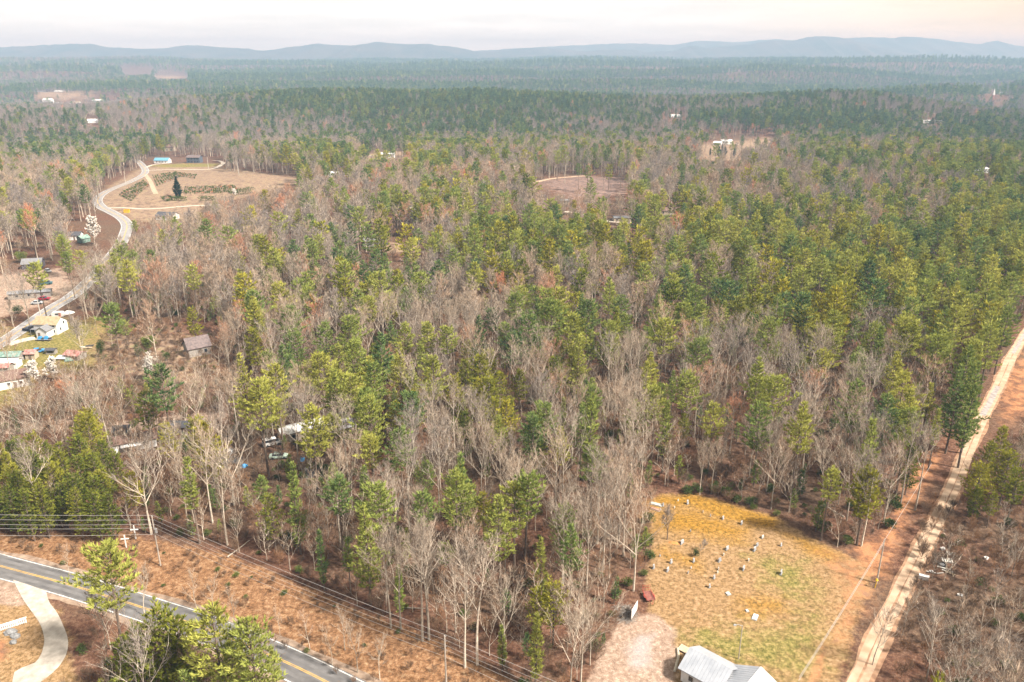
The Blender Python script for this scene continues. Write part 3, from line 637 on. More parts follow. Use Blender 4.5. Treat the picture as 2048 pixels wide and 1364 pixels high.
S_MESH = [merged(*make_bare(400 + i, 8, fork=.2, spread=.42, limbs=9, br=5, tw=4, thick=.007, tww=.045, twl=(.5, 1.1), lean=.8), "sapling_shape", [M_BBARK, M_BRUSH], {0: 0, 1: 1}) for i in range(3)] + \
         [merged(*make_bare(410 + i, 3.2, fork=.03, spread=.85, limbs=14, br=5, tw=5, thick=.008, tww=.045, twl=(.4, .9), lean=.6), "brush_shape", [M_BRUSH, M_BRUSH], {0: 0, 1: 1}) for i in range(2)] + \
         [merged(*make_shrub(420 + i, 2.0, 2.4, 420, .28), "shrub_shape", [M_PBARK, M_SHRUB], {0: 1}) for i in range(2)] + \
         [merged(*make_pine(430 + i, 7, .15, 1.5, blades=4, tpm=4, bl=(.4, .7), bw=.2, step=.6), "young_pine_shape", [M_PBARK, M_PINE], {0: 1}) for i in range(2)]

def gn_scatter(name, pts, rot, scl, var, tint, coll, label, cat):
    me_ = bpy.data.meshes.new(name); me_.vertices.add(len(pts)); me_.vertices.foreach_set('co', np.asarray(pts, np.float32).ravel())
    for nm, ty, arr in (('rot', 'FLOAT', rot), ('scl', 'FLOAT', scl), ('var', 'INT', var), ('tint', 'FLOAT', tint)):
        a = me_.attributes.new(nm, ty, 'POINT'); a.data.foreach_set('value', np.asarray(arr, np.int32 if ty == 'INT' else np.float32))
    o = bpy.data.objects.new(name, me_); COL.objects.link(o)
    g = bpy.data.node_groups.new(name + "_scatter", 'GeometryNodeTree'); g.interface.new_socket('Geometry', in_out='INPUT', socket_type='NodeSocketGeometry'); g.interface.new_socket('Geometry', in_out='OUTPUT', socket_type='NodeSocketGeometry')
    gi = g.nodes.new('NodeGroupInput'); go = g.nodes.new('NodeGroupOutput'); ip = g.nodes.new('GeometryNodeInstanceOnPoints'); ci = g.nodes.new('GeometryNodeCollectionInfo')
    ci.inputs['Collection'].default_value = coll; ci.inputs['Separate Children'].default_value = True; ci.inputs['Reset Children'].default_value = True
    def na(nm, ty):
        n = g.nodes.new('GeometryNodeInputNamedAttribute'); n.data_type = ty; n.inputs['Name'].default_value = nm; return n.outputs['Attribute']
    cx = g.nodes.new('ShaderNodeCombineXYZ'); g.links.new(na('rot', 'FLOAT'), cx.inputs[2])
    g.links.new(gi.outputs[0], ip.inputs['Points']); g.links.new(ci.outputs[0], ip.inputs['Instance']); ip.inputs['Pick Instance'].default_value = True
    g.links.new(na('var', 'INT'), ip.inputs['Instance Index']); g.links.new(cx.outputs[0], ip.inputs['Rotation']); g.links.new(na('scl', 'FLOAT'), ip.inputs['Scale'])
    g.links.new(ip.outputs[0], go.inputs[0])
    md = o.modifiers.new("scatter", 'NODES'); md.node_group = g
    o['kind'] = 'stuff'; o['label'] = label; o['category'] = cat
    return o

# ------------------------------------------------------------------ where the trees stand
# share of pines (0-9) among the crowns, read off the photograph: rows of 40 px from 180 down, 32 columns of 64 px
STAND = """22222346788888888876444566654444
33432234566777776655556788887665
56665422345566655444344456666666
34654322356666553333223334556667
22221111122333332222233344455666
23421111223444445543334454445677
22235511122233556666556666666778
22354311235566677776666777777888
12443323446676645665556678888888
14555454556665433444456678888888
13555555566553223566677778888877
01355554456643226888777777777787
00034544565434445886566676656788
00013423577653444554454444456788
00012212566634565332323322223568
12222222665543677322433221222457
23433334655454676323433222124357
67875434445444433233422222245522
78987533333333222222222222235533
89987543333333222222222222235544
78875434434322222322222222223344
45653334434332222222222211134432
33333333333332222322222211133322
22222223333332223322222211122222
23333333333332223322222211122222
23333333333332223322222211122222
23333333333332223322222211122222
23333333333332223322222211122222
23333333333332223322222211122222
23333333333332223322222211122222""".split()
ST = np.array([[int(c) for c in r] for r in STAND]) / 9.0
def pine_share(px, py):
    fx = np.clip(px / 64 - .5, 0, 30.999); fy = np.clip((py - 180) / 40 - .5, 0, 28.999); i = fy.astype(int); j = fx.astype(int); u = fx - j; v = fy - i
    return (ST[i, j] * (1 - u) + ST[i, j + 1] * u) * (1 - v) + (ST[i + 1, j] * (1 - u) + ST[i + 1, j + 1] * u) * v
# ground seen open in the photograph: (outline in photo pixels, share of trees kept out)
OPEN = [
    ([(1300, 990), (1380, 985), (1480, 1013), (1560, 1038), (1640, 1085), (1720, 1118), (1752, 1085), (1760, 1120), (1700, 1300), (1660, 1430), (1160, 1430), (1190, 1330), (1240, 1240), (1290, 1150)], 1.0),
    ([(1660, 1430), (1700, 1300), (1745, 1150), (1765, 1065), (1800, 990), (1838, 925), (1880, 872), (1925, 830), (1965, 785), (2000, 720), (2025, 670), (2060, 615), (2140, 560), (2140, 860), (2010, 870), (1965, 905), (1940, 960), (1900, 1030), (1860, 1130), (1815, 1250), (1760, 1430)], 1.0),
    ([(-80, 1062), (80, 1062), (250, 1062), (320, 1078), (450, 1100), (560, 1145), (660, 1190), (760, 1230), (860, 1268), (1000, 1335), (1060, 1430), (620, 1430), (500, 1345), (330, 1275), (200, 1215), (140, 1230), (150, 1300), (200, 1430), (-80, 1430)], 1.0),
    ([(-40, 600), (0, 560), (40, 520), (110, 525), (135, 560), (150, 590), (200, 620), (235, 640), (330, 655), (430, 655), (440, 700), (430, 752), (320, 745), (220, 752), (190, 728), (130, 738), (110, 790), (60, 800), (-40, 820)], 0.9),
    ([(192, 408), (212, 370), (285, 330), (300, 314), (445, 314), (452, 343), (540, 348), (640, 356), (560, 376), (510, 382), (480, 398), (420, 404), (395, 424), (330, 428), (262, 436), (258, 470), (238, 474), (240, 445)], 1.0),
    ([(1065, 362), (1150, 349), (1258, 355), (1252, 390), (1150, 400), (1080, 390)], 0.93),
    ([(765, 484), (842, 480), (836, 500), (772, 504)], 1.0), ([(690, 494), (760, 483), (770, 500), (700, 505)], 0.7),
    ([(1403, 284), (1440, 277), (1560, 273), (1550, 290), (1482, 300), (1476, 320), (1403, 318)], 0.95),
    ([(712, 308), (790, 299), (835, 306), (795, 318), (720, 318)], 0.95), ([(640, 344), (690, 342), (700, 352), (645, 356)], 0.9),
    ([(238, 872), (300, 858), (312, 892), (240, 908)], 0.9), ([(560, 856), (690, 826), (702, 872), (600, 890)], 0.6), ([(440, 905), (520, 895), (600, 905), (570, 948), (445, 950)], 0.75),
    ([(-20, 842), (140, 836), (140, 862), (-20, 868)], 0.9), ([(210, 838), (430, 820), (425, 836), (220, 862)], 0.85),
    ([(70, 206), (75, 184), (130, 186), (180, 192), (250, 194), (240, 204), (150, 209)], 0.95), ([(243, 136), (306, 138), (300, 148), (262, 151), (246, 146)], 1.0), ([(308, 153), (335, 145), (380, 152), (370, 158), (315, 158)], 1.0),
    ([(140, 448), (220, 448), (220, 494), (140, 494)], 1.0), ([(320, 422), (355, 422), (355, 436), (320, 436)], 0.4), ([(172, 232), (196, 232), (198, 250), (176, 252)], 1.0),
    ([(1960, 178), (2020, 178), (2020, 198), (1960, 198)], .8), ([(1840, 238), (1885, 238), (1885, 248), (1840, 248)], .8), ([(1985, 214), (2015, 214), (2015, 226), (1985, 226)], .8), ([(1945, 332), (1980, 332), (1980, 352), (1945, 352)], .8), ([(1322, 412), (1350, 412), (1350, 430), (1322, 430)], .9), ([(1228, 428), (1262, 428), (1262, 446), (1228, 446)], .9), ([(1325, 226), (1375, 226), (1375, 238), (1325, 238)], .8), ([(1455, 140), (1490, 140), (1490, 150), (1455, 150)], .6),
    ([(330, 285), (352, 285), (352, 306), (330, 306)], .9), ([(1240, 1200), (1285, 1190), (1320, 1170), (1320, 1230), (1260, 1250)], 1.0),
]
LOWVEG = [  # brush country: (outline, height range, density)
    ([(1850, 1010), (1960, 1000), (2140, 1050), (2140, 1240), (1790, 1290)], (6, 11), 1.0),
    ([(1760, 1290), (2140, 1240), (2140, 1440), (1720, 1440)], (9, 14), 1.0),
    ([(130, 775), (330, 752), (440, 760), (560, 800), (430, 825), (130, 835), (-40, 850), (-40, 815)], (5, 10), 0.8),
    ([(1060, 380), (1260, 390), (1260, 420), (1060, 410)], (5, 9), 0.8),
]
def scatter(r0, r1, s):
    """jittered grid over the part of the land in view between two distances"""
    half = math.tan(R(37)) ; ys = np.arange(r0 * .80, r1, s); out = []
    for k, y in enumerate(ys):
        w = y * half * 0.93 + 20; xs = np.arange(-w, w, s) + (k % 2) * s / 2
        out.append(np.stack([xs, np.full(xs.shape, y)], 1))
    P = np.concatenate(out); P = P + rng.uniform(-.46, .46, P.shape) * s; r = np.hypot(P[:, 0], P[:, 1])
    return P[(r >= r0) & (r < r1)]
def plant(P, hp, hb):
    """decide kind, height and tint for a set of places; keep the open ground open"""
    n = len(P); z = hgt(P[:, 0], P[:, 1]); hh = np.where(rng.random(n) < .22, rng.uniform(.5, .8, n), rng.uniform(.8, 1.2, n))
    u = rng.random(n)
    cpx, cpy = project(P[:, 0], P[:, 1], z + 17)
    clump = vn(P[:, 0] / 34 + 40, P[:, 1] / 34 + 13) * 1.35 + 1.5 * vn(P[:, 0] / 170 + 4, P[:, 1] / 170 + 3) * sst(900, 1800, P[:, 1])
    ps = pine_share(cpx, cpy); ps = ps * (1 - .38 * sst(360, 420, cpy) * (1 - sst(640, 760, cpy)) * (1 - sst(640, 900, cpx))); rd_ = np.clip(ridges(P[:, 0], P[:, 1]) / 30.0, 0, 1) * sst(2000, 2800, P[:, 1]); ps = np.clip(ps + .12 * sst(.6, .8, ps) + .55 * rd_ + .2 * sst(1900, 2600, P[:, 1]), 0, 1); isp = u < np.clip(ps + clump * np.clip(ps * 1.7 - .25, 0, 1) * (1 - .75 * sst(.6, .85, ps)), 0, 1)
    H = np.where(isp, hp * hh, hb * hh); keep = np.ones(n, bool); kr = rng.random(n)
    bx, by = project(P[:, 0], P[:, 1], z)
    for poly, rng_, dens in LOWVEG:
        m = inpoly(bx, by, poly); H[m] = rng.uniform(*rng_, m.sum()); isp[m] &= rng.random(m.sum()) < .15; keep[m] &= kr[m] < dens
    x0 = min(0, 0)
    prj = [project(P[:, 0], P[:, 1], z + H * f) for f in (0.0, 0.35, 0.7, 0.97)]
    k2 = rng.random(n)
    wpx = FPX / np.maximum(P[:, 1] * CP + CAM_H * SP, 1) * H * 0.13
    for poly, pr in OPEN:
        xs = [p[0] for p in poly]; ys = [p[1] for p in poly]
        near = (bx > min(xs) - 200) & (bx < max(xs) + 200) & (by > min(ys) - 30) & (by < max(ys) + 330)
        if not near.any(): continue
        idx = np.where(near)[0]; hit = np.zeros(len(idx), bool)
        for j, (qx, qy) in enumerate(prj):
            hit |= inpoly(qx[idx], qy[idx], poly)
            if j >= 2: hit |= inpoly(qx[idx] - wpx[idx] * .8, qy[idx], poly) | inpoly(qx[idx] + wpx[idx] * .8, qy[idx], poly)
        keep[idx[hit & (k2[idx] < pr)]] = False
    tx, ty = prj[3]
    keep &= (tx > -130) & (tx < 2048 + 130) & (ty < 1364 + 40) & (by > 60)
    return P[keep], z[keep], H[keep], isp[keep], prj[2][0][keep], prj[2][1][keep]

# single trees that stand out: (kind, photo pixel of the top, height, tint, crown variant)
HERO_TOP = [
    ('pine', 515, 758, 27, .92, 0), ('pine', 737, 790, 25, .80, 4), ('pine', 668, 738, 25, .78, 2), ('pine', 640, 712, 24, .95, 5), ('pine', 800, 862, 22, .50, 1), ('slimpine', 582, 925, 22, .62, 2), ('pine', 663, 925, 16, .66, 2), ('pine', 727, 933, 15, .55, 7),
    ('pine', 855, 648, 22, .88, 1), ('pine', 893, 654, 22, .80, 3), ('pine', 779, 643, 19, .45, 2), ('pine', 590, 655, 22, .50, 4), ('pine', 650, 645, 23, .55, 0), ('pine', 700, 636, 24, .70, 5), ('pine', 705, 683, 24, .72, 1), ('pine', 560, 690, 22, .42, 2), ('pine', 575, 690, 20, .40, 7),
    ('pine', 1060, 618, 27, .45, 4), ('pine', 1105, 606, 28, .60, 5), ('pine', 1150, 628, 27, .85, 0), ('pine', 1120, 578, 26, .95, 1), ('pine', 1222, 645, 22, .80, 3), ('pine', 1330, 642, 24, .90, 5), ('pine', 1400, 640, 22, .8, 0), ('pine', 1545, 632, 25, .7, 4),
    ('pine', 1182, 755, 20, .70, 2), ('slimpine', 1170, 752, 19, .45, 0), ('slimpine', 1127, 795, 16, .75, 2), ('pine', 1165, 812, 20, .55, 2), ('pine', 1312, 775, 21, .85, 1), ('slimpine', 1335, 800, 20, .72, 0), ('pine', 1520, 755, 18, .8, 1), ('slimpine', 1348, 742, 16, .55, 1),
    ('pine', 1775, 785, 24, .42, 4), ('pine', 1822, 822, 22, .72, 1), ('virginia', 1740, 935, 18, .75, 1), ('slimpine', 1880, 818, 17, .85, 1), ('virginia', 1830, 885, 14, .35, 2),
    ('pine', 1812, 640, 26, .92, 5), ('pine', 1830, 650, 25, .85, 3), ('pine', 1915, 612, 26, .9, 0), ('pine', 1945, 680, 25, .85, 1), ('pine', 1960, 725, 26, .55, 7), ('pine', 1990, 645, 25, .8, 4), ('pine', 1940, 690, 25, .6, 2), ('pine', 2020, 610, 24, .6, 4), ('pine', 1925, 740, 24, .45, 7), ('pine', 1880, 676, 25, .75, 5),
    ('slimpine', 1083, 1076, 15, .85, 0), ('slimpine', 693, 1076, 13, .62, 1), ('slimpine', 795, 1130, 12, .65, 2), ('slimpine', 1004, 1250, 10, .7, 2), ('virginia', 965, 988, 13, .85, 1), ('virginia', 920, 935, 14, .75, 0), ('virginia', 1110, 1168, 13, .8, 3), ('virginia', 1075, 1180, 12, .75, 1),
    ('slimpine', 372, 915, 21, .75, 1), ('virginia', 395, 835, 16, .7, 3), ('virginia', 330, 848, 15, .95, 1), ('virginia', 285, 785, 17, .55, 1), ('virginia', 540, 990, 14, .55, 0), ('slimpine', 637, 1060, 14, .4, 2),
    ('virginia', 830, 780, 15, .85, 0), ('virginia', 790, 800, 14, .7, 2), ('virginia', 860, 745, 14, .95, 3), ('virginia', 930, 720, 16, .6, 0), ('virginia', 980, 700, 16, .75, 3), ('virginia', 1000, 745, 16, .7, 1), ('virginia', 955, 760, 15, .85, 0), ('virginia', 1020, 790, 15, .65, 2), ('virginia', 985, 800, 15, .75, 0), ('virginia', 905, 750, 15, .8, 3), ('virginia', 1040, 740, 15, .6, 1), ('virginia', 925, 795, 13, .6, 2),
    ('virginia', 2010, 858, 15, .75, 0), ('virginia', 1985, 880, 14, .65, 2), ('virginia', 1965, 925, 14, .85, 3), ('virginia', 2025, 905, 15, .7, 3), ('virginia', 1960, 970, 10, .5, 2), ('virginia', 2040, 940, 14, .55, 1), ('virginia', 1990, 985, 9, .6, 1),
    ('pine', 205, 1098, 25, .85, 5), ('pine', 420, 1215, 25, .9, 0), ('pine', 500, 1232, 24, .75, 4), ('virginia', 305, 1222, 20, .55, 3), ('virginia', 265, 1255, 17, .45, 0), ('virginia', 345, 1268, 16, .5, 2), ('pine', 455, 1280, 20, .8, 2), ('virginia', 240, 1285, 14, .4, 1), ('virginia', 355, 1240, 18, .6, 1), ('virginia', 385, 1310, 10, .45, 2), ('virginia', 300, 1315, 10, .4, 0), ('slimpine', 545, 1300, 12, .8, 1),
    ('pine', 515, 472, 22, .85, 5), ('pine', 705, 492, 26, .40, 4), ('pine', 752, 500, 25, .35, 0), ('pine', 727, 520, 24, .35, 2), ('pine', 865, 478, 22, .85, 3), ('pine', 1208, 392, 22, .7, 2), ('pine', 136, 358, 24, .95, 5),
    ('pine', 132, 506, 20, .6, 1), ('pine', 240, 492, 22, .7, 0), ('pine', 265, 498, 20, .6, 4), ('pine', 300, 502, 20, .5, 1), ('bare', 178, 520, 20, .2, 2), ('bare', 226, 515, 19, .25, 0), ('bare', 250, 540, 20, .3, 4), ('bare', 158, 545, 19, .3, 6), ('bare', 205, 555, 18, .2, 2), ('pine', 232, 480, 18, .75, 2), ('bare', 275, 530, 20, .3, 1), ('bare', 348, 424, 15, .3, 2), ('pine', 246, 482, 15, .6, 0), ('bare', 238, 492, 15, .3, 4), ('pine', 226, 502, 15, .7, 3), ('bare', 214, 512, 15, .2, 2), ('bare', 202, 522, 15, .35, 0), ('pine', 190, 533, 15, .5, 1), ('bare', 180, 543, 15, .3, 6), ('bare', 170, 553, 14, .25, 4), ('bare', 160, 562, 14, .3, 2), ('bare', 232, 484, 15, .3, 0), ('bare', 208, 530, 15, .3, 6), ('pine', 326, 432, 13, .6, 2), ('bare', 365, 428, 15, .4, 6),
    ('bare', 165, 760, 20, .25, 2), ('bare', 1245, 760, 19, .3, 0), ('bare', 1290, 825, 21, .35, 6), ('bare', 1180, 1000, 20, .3, 2), ('bare', 830, 735, 20, .3, 2), ('bare', 600, 742, 19, .62, 6), ('bare', 1460, 680, 21, .2, 4), ('bare', 1400, 740, 20, .85, 0), ('bare', 1610, 700, 22, .2, 2), ('bare', 1750, 720, 21, .25, 0),
    ('bare', 605, 655, 14, .97, 6), ('bare', 770, 702, 13, .95, 0), ('bare', 1500, 820, 13, .97, 5), ('bare', 895, 430, 20, .92, 6), ('bare', 1260, 420, 12, .95, 0), ('bare', 1790, 890, 12, .97, 6), ('bare', 1110, 690, 18, .88, 0),
]
HERO_BASE = [  # (kind, photo pixel of the foot, height, tint, variant)
    ('big_bare', 303, 1068, 19, .15, 1), ('bare', 83, 1060, 18, .2, 3), ('big_bare', 468, 1010, 21, .1, 1), ('bare', 455, 1090, 20, .35, 1), ('bare', 378, 1062, 16, .5, 3),
    ('sapling', 290, 1232, 11, .45, 0), ('sapling', 222, 1300, 12, .2, 1), ('big_bare', 60, 655, 20, .15, 0), ('sapling', 15, 690, 10, .2, 1), ('big_bare', 640, 500, 24, .1, 0),
    ('bare', 930, 1335, 21, .25, 5), ('bare', 955, 1330, 22, .3, 1), ('bare', 845, 1282, 20, .3, 3), ('bare', 858, 1280, 21, .3, 1), ('bare', 782, 1255, 18, .3, 3), ('bare', 802, 1258, 17, .35, 8), ('bare', 1180, 1330, 11, .4, 4), ('bare', 1010, 1338, 16, .35, 5),
    ('sapling', 395, 1225, 9, .6, 0), ('sapling', 430, 1235, 9, .7, 1), ('sapling', 470, 1250, 8, .6, 2), ('sapling', 620, 1300, 8, .75, 0), ('sapling', 715, 1345, 11, .55, 0), ('sapling', 760, 1360, 9, .5, 1), ('sapling', 140, 1150, 7, .7, 2), ('sapling', 665, 1330, 8, .6, 1), ('sapling', 560, 1270, 6, .7, 2), ('sapling', 690, 1300, 9, .6, 2),
    ('bare', 1722, 1092, 19, .2, 7), ('virginia', 1712, 1090, 17, .75, 1), ('bare', 1830, 1020, 18, .3, 3), ('bare', 1800, 1012, 19, .15, 1), ('slimpine', 1915, 935, 22, .55, 0), ('bare', 142, 642, 13, .3, 2), ('bare', 172, 650, 12, .35, 0), ('sapling', 30, 662, 9, .3, 1), ('bare', 20, 618, 12, .3, 6), ('sapling', 118, 622, 8, .4, 0), ('sapling', 48, 705, 7, .4, 2), ('bare', 195, 668, 11, .5, 4), ('sapling', 225, 690, 8, .5, 1), ('sapling', 128, 768, 8, .5, 0), ('bare', 30, 812, 11, .3, 2),
    ('sapling', 1745, 1330, 13, .3, 0), ('sapling', 1805, 1270, 10, .4, 1), ('sapling', 1862, 1165, 9, .3, 2), ('sapling', 1985, 1250, 11, .1, 0), ('big_bare', 2060, 1420, 15, .2, 0), ('big_bare', 1900, 1450, 13, .25, 1), ('big_bare', 1990, 1460, 14, .15, 0),
]
hero = []
wr_ = random.Random(5)
for row, (yt, hh_) in enumerate(((876, 13), (905, 13.5), (938, 13.5), (972, 12.5))):      # olive pine wall by the roadside
    for xt in range(-14, 236 - 10 * row, 27):
        HERO_TOP.append(('virginia', xt + wr_.uniform(-9, 9), yt + wr_.uniform(-14, 12) + (14 if xt > 150 else 0), hh_ * wr_.uniform(.88, 1.12), wr_.uniform(.15, .75), wr_.randrange(4)))
for k, px, py, h, tn, v in HERO_TOP:
    h *= 1.05; x, y, z = G(px, py, h); hero.append((k, x, y, z, h, tn, v))
for k, px, py, h, tn, v in HERO_BASE:
    h *= (1.12 if k != 'sapling' else 1.0); x, y, z = G(px, py); hero.append((k, x, y, z, h, tn, v))
hx = np.array([h[1] for h in hero]); hy = np.array([h[2] for h in hero])

bands = [(105, 420, 7.9), (420, 1100, 7.7), (1100, 2500, 9.6), (2500, 4800, 13.0), (4800, 8000, 26.0)]
trees = []          # kind, x, y, z, h, tint, px, py
far_pine = {'p': [], 's': [], 'v': [], 't': []}; far_bare = {'p': [], 's': [], 'v': [], 't': []}
cand = []
for bi, (r0, r1, s) in enumerate(bands):
    P = scatter(r0, r1, s)
    if bi < 2:
        d2 = np.min((P[:, 0][:, None] - hx[None]) ** 2 + (P[:, 1][:, None] - hy[None]) ** 2, 1); P = P[d2 > 4.8 ** 2]
    k = 1.0 if bi < 3 else (1.0 if bi == 3 else 1.25)
    Pk, z, H, isp, cpx, cpy = plant(P, 22.5 * k, 19.5 * k)
    tint = np.clip(rng.normal(.74, .24, len(Pk)) + .25 * vn(Pk[:, 0] / 60, Pk[:, 1] / 60) - .52 * sst(450, 1400, np.hypot(Pk[:, 0], Pk[:, 1])), 0.02, 1)  # far pines darker: haze and cloud shade put into the needle tint
    tb = np.clip(np.abs(rng.normal(.35, .22, len(Pk))) * (1 - .85 * sst(500, 1500, np.hypot(Pk[:, 0], Pk[:, 1]))) + .3 * vn(Pk[:, 0] / 45 + 9, Pk[:, 1] / 45), 0, .86); rr = rng.random(len(Pk)); tb = np.where(rr < .03, rng.uniform(.9, 1, len(Pk)), tb)  # far twigs greyer too: distance haze put into their tint
    for i in range(len(Pk)):
        if bi < 2: cand.append((bool(isp[i]), Pk[i, 0], Pk[i, 1], z[i], H[i], tint[i] if isp[i] else tb[i], cpx[i], cpy[i]))
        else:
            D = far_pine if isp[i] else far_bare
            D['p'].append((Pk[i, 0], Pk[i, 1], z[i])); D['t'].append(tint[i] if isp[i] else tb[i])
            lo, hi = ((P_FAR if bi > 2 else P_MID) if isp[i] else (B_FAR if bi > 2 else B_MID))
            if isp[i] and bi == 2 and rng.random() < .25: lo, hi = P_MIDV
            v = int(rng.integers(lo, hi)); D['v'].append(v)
            sx = (2.0 if bi == 4 else 1.0)
            D['s'].append(H[i] / (24 if (isp[i] and v not in (5, 6)) else 18 if isp[i] else 20) * (1.12 if bi == 3 else 1.0) * (1.0 if bi < 4 else 1.25))
cand.sort(key=lambda c: math.hypot(c[1], c[2]))
singles = []
cnt = {'pine_tree': sum(h[0] in LEAF for h in hero), 'bare_tree': sum(h[0] not in LEAF for h in hero)}
for isp, x, y, z, h, tn, cpx, cpy in cand:
    kd = 'pine_tree' if isp else 'bare_tree'
    inframe = -20 < cpx < 2068 and cpy < 1370
    if cnt[kd] < 300 and inframe:
        cnt[kd] += 1
        if isp:
            olive = (cpx < 420 and cpy > 830) or (870 < cpx < 1080 and 690 < cpy < 860)
            sub = 'virginia' if (olive and rng.random() < .85) or rng.random() < .08 else ('slimpine' if rng.random() < .12 else 'pine')
            if sub == 'virginia': h *= .82
        else: sub = 'sapling' if h < 13 else 'bare'
        singles.append((sub, x, y, z, h, tn, int(rng.integers(0, len(NEAR[sub])))))
    else:
        D = far_pine if isp else far_bare; lo, hi = (P_MID if isp else B_MID)
        if isp and rng.random() < .2: lo, hi = P_MIDV
        v = int(rng.integers(lo, hi)); D['p'].append((x, y, z)); D['t'].append(tn); D['v'].append(v); D['s'].append(h / (18 if v in (5, 6) and isp else 24 if isp else 20))

PINE_C = src_collection("pine_source", P_MESH); BARE_C = src_collection("bare_source", B_MESH); BRUSH_C = src_collection("brush_source", S_MESH)
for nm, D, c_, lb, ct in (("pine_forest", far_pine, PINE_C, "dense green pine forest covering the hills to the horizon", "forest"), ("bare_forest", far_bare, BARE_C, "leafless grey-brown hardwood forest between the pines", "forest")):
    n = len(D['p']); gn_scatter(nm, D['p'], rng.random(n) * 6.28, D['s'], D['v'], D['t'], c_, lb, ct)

# undergrowth: saplings, brush and evergreen bushes beneath the trees nearby
U = scatter(105, 400, 2.9); zU = hgt(U[:, 0], U[:, 1]); ux, uy = project(U[:, 0], U[:, 1], zU); ux2, uy2 = project(U[:, 0], U[:, 1], zU + 4)
keepU = rng.random(len(U)) < .8
for poly, pr in OPEN[:6]:
    ins = inpoly(ux, uy, poly) | inpoly(ux2, uy2, poly); keepU &= ~ins
VERGE_IN = inpoly(ux, uy, [(-60, 1075), (250, 1072), (330, 1095), (560, 1160), (760, 1245), (860, 1290), (960, 1345), (980, 1420), (720, 1420), (620, 1335), (400, 1215), (150, 1140), (-60, 1090)])
keepV = VERGE_IN & (rng.random(len(U)) < .55)
HOM_IN = inpoly(ux, uy, [(205, 650), (240, 642), (330, 657), (430, 658), (438, 700), (428, 750), (320, 745), (220, 750), (195, 725)])
keepH = HOM_IN & (rng.random(len(U)) < .8)
RB = inpoly(ux, uy, [(1850, 1010), (1960, 1000), (2140, 1050), (2140, 1440), (1740, 1440), (1800, 1270)])
keepR = RB & (rng.random(len(U)) < .9)
kk = keepU | keepV | keepH | keepR
U = U[kk]; zU = zU[kk]; isV = (keepV | keepH | keepR)[kk]; nU = len(U); q = rng.random(nU)
uv = np.where(q < .30, rng.integers(0, 3, nU), np.where(q < .76, rng.integers(3, 5, nU), np.where(q < .92, rng.integers(5, 7, nU), rng.integers(7, 9, nU))))
uv = np.where(isV, np.where(q < .86, rng.integers(3, 5, nU), rng.integers(5, 7, nU)), uv)
us = np.where(uv < 3, rng.uniform(.6, 1.6, nU), np.where(uv < 5, rng.uniform(.4, .9, nU), np.where(uv < 7, rng.uniform(.4, 1.1, nU), rng.uniform(.4, 1.2, nU))))
us = np.where(isV, us * np.where(keepH[kk], .85, np.where(keepR[kk], 1.0, .6)), us)
gn_scatter("undergrowth", np.stack([U[:, 0], U[:, 1], zU], 1), rng.random(nU) * 6.28, us, uv, np.clip(rng.normal(.5, .25, nU), 0, .95), BRUSH_C, "tangle of saplings, brush and low evergreen bushes under the trees", "undergrowth")

# single trees, each with its trunk and crown
LANDMARKS = [(305, 1080, "tall utility pole with transformer"), (890, 1330, "utility pole at the lower edge"), (262, 1075, "two white crosses"), (1325, 1015, "grave slabs in the cemetery corner"), (1440, 1030, "back row of gravestones"), (1520, 1050, "mossy back edge of the cemetery"), (1297, 1190, "red utility trailer"), (1268, 1222, "white sign board"), (1620, 1080, "far corner of the cemetery lawn"), (1760, 1130, "service pole by the dirt road"), (1890, 1110, "scrap heap beside the dirt road"), (1900, 960, "grey rutted bend of the dirt road"), (1985, 800, "upper dirt road"), (2040, 680, "far end of the dirt road"), (120, 1270, "concrete driveway"), (240, 1210, "asphalt road near the driveway"), (450, 1270, "middle stretch of the asphalt road"), (640, 1350, "lower stretch of the asphalt road"), (270, 885, "brown-roofed mobile home"), (625, 850, "long white-roofed mobile home"), (465, 930, "grey-roofed yard shed"), (558, 914, "pale green junk car"), (395, 690, "abandoned rusty-roofed barn"), (105, 670, "white house with tan roof"), (70, 745, "white blossoming bushes"), (120, 850, "dirt track behind the olive pines"), (330, 830, "dirt track near the junk yard"), (515, 860, "tall yellow-green yard pine"), (960, 770, "olive pine thicket"), (720, 720, "pair of tall pines above the yard"), (1120, 640, "big dark pine clump"), (1170, 840, "lone pines in the bare woods"), (1310, 830, "slim pines in the bare woods"), (1450, 760, "silvery bare woods"), (1620, 760, "dense grey bare woods"), (1800, 870, "pines above the clay bank"), (1660, 940, "bare woods above the cemetery"), (1480, 900, "bare woods north of the graves"), (1180, 1100, "wall of bare trees by the lawn"), (1000, 1000, "bare woods in the middle"), (840, 1050, "woods behind the power lines"), (650, 1050, "woods beside the power lines"), (520, 1010, "yard-side edge of the woods"), (150, 960, "olive pine wall by the roadside"), (1000, 1250, "slope above the power lines"), (1180, 1280, "edge of the gravel lot")]
LMX = np.array([l[0] for l in LANDMARKS]); LMY = np.array([l[1] for l in LANDMARKS])
ORD = ["", "second", "third", "fourth", "fifth", "sixth", "seventh", "eighth", "ninth", "tenth", "eleventh", "twelfth"]
def ordn(i):
    return ORD[i] if i < len(ORD) else "%dth" % (i + 1) if (i + 1) % 10 not in (1, 2, 3) or 10 < (i + 1) % 100 < 14 else "%d%s" % (i + 1, {1: 'st', 2: 'nd', 3: 'rd'}[(i + 1) % 10])
allt = []
for k, x, y, z, h, tn, v in hero + singles:
    bx, by = project(x, y, z); tx, ty = project(x, y, z + h * .6)
    allt.append((k, x, y, z, h, tn, v % len(NEAR[k]), float(tx), float(ty)))
grp = {}
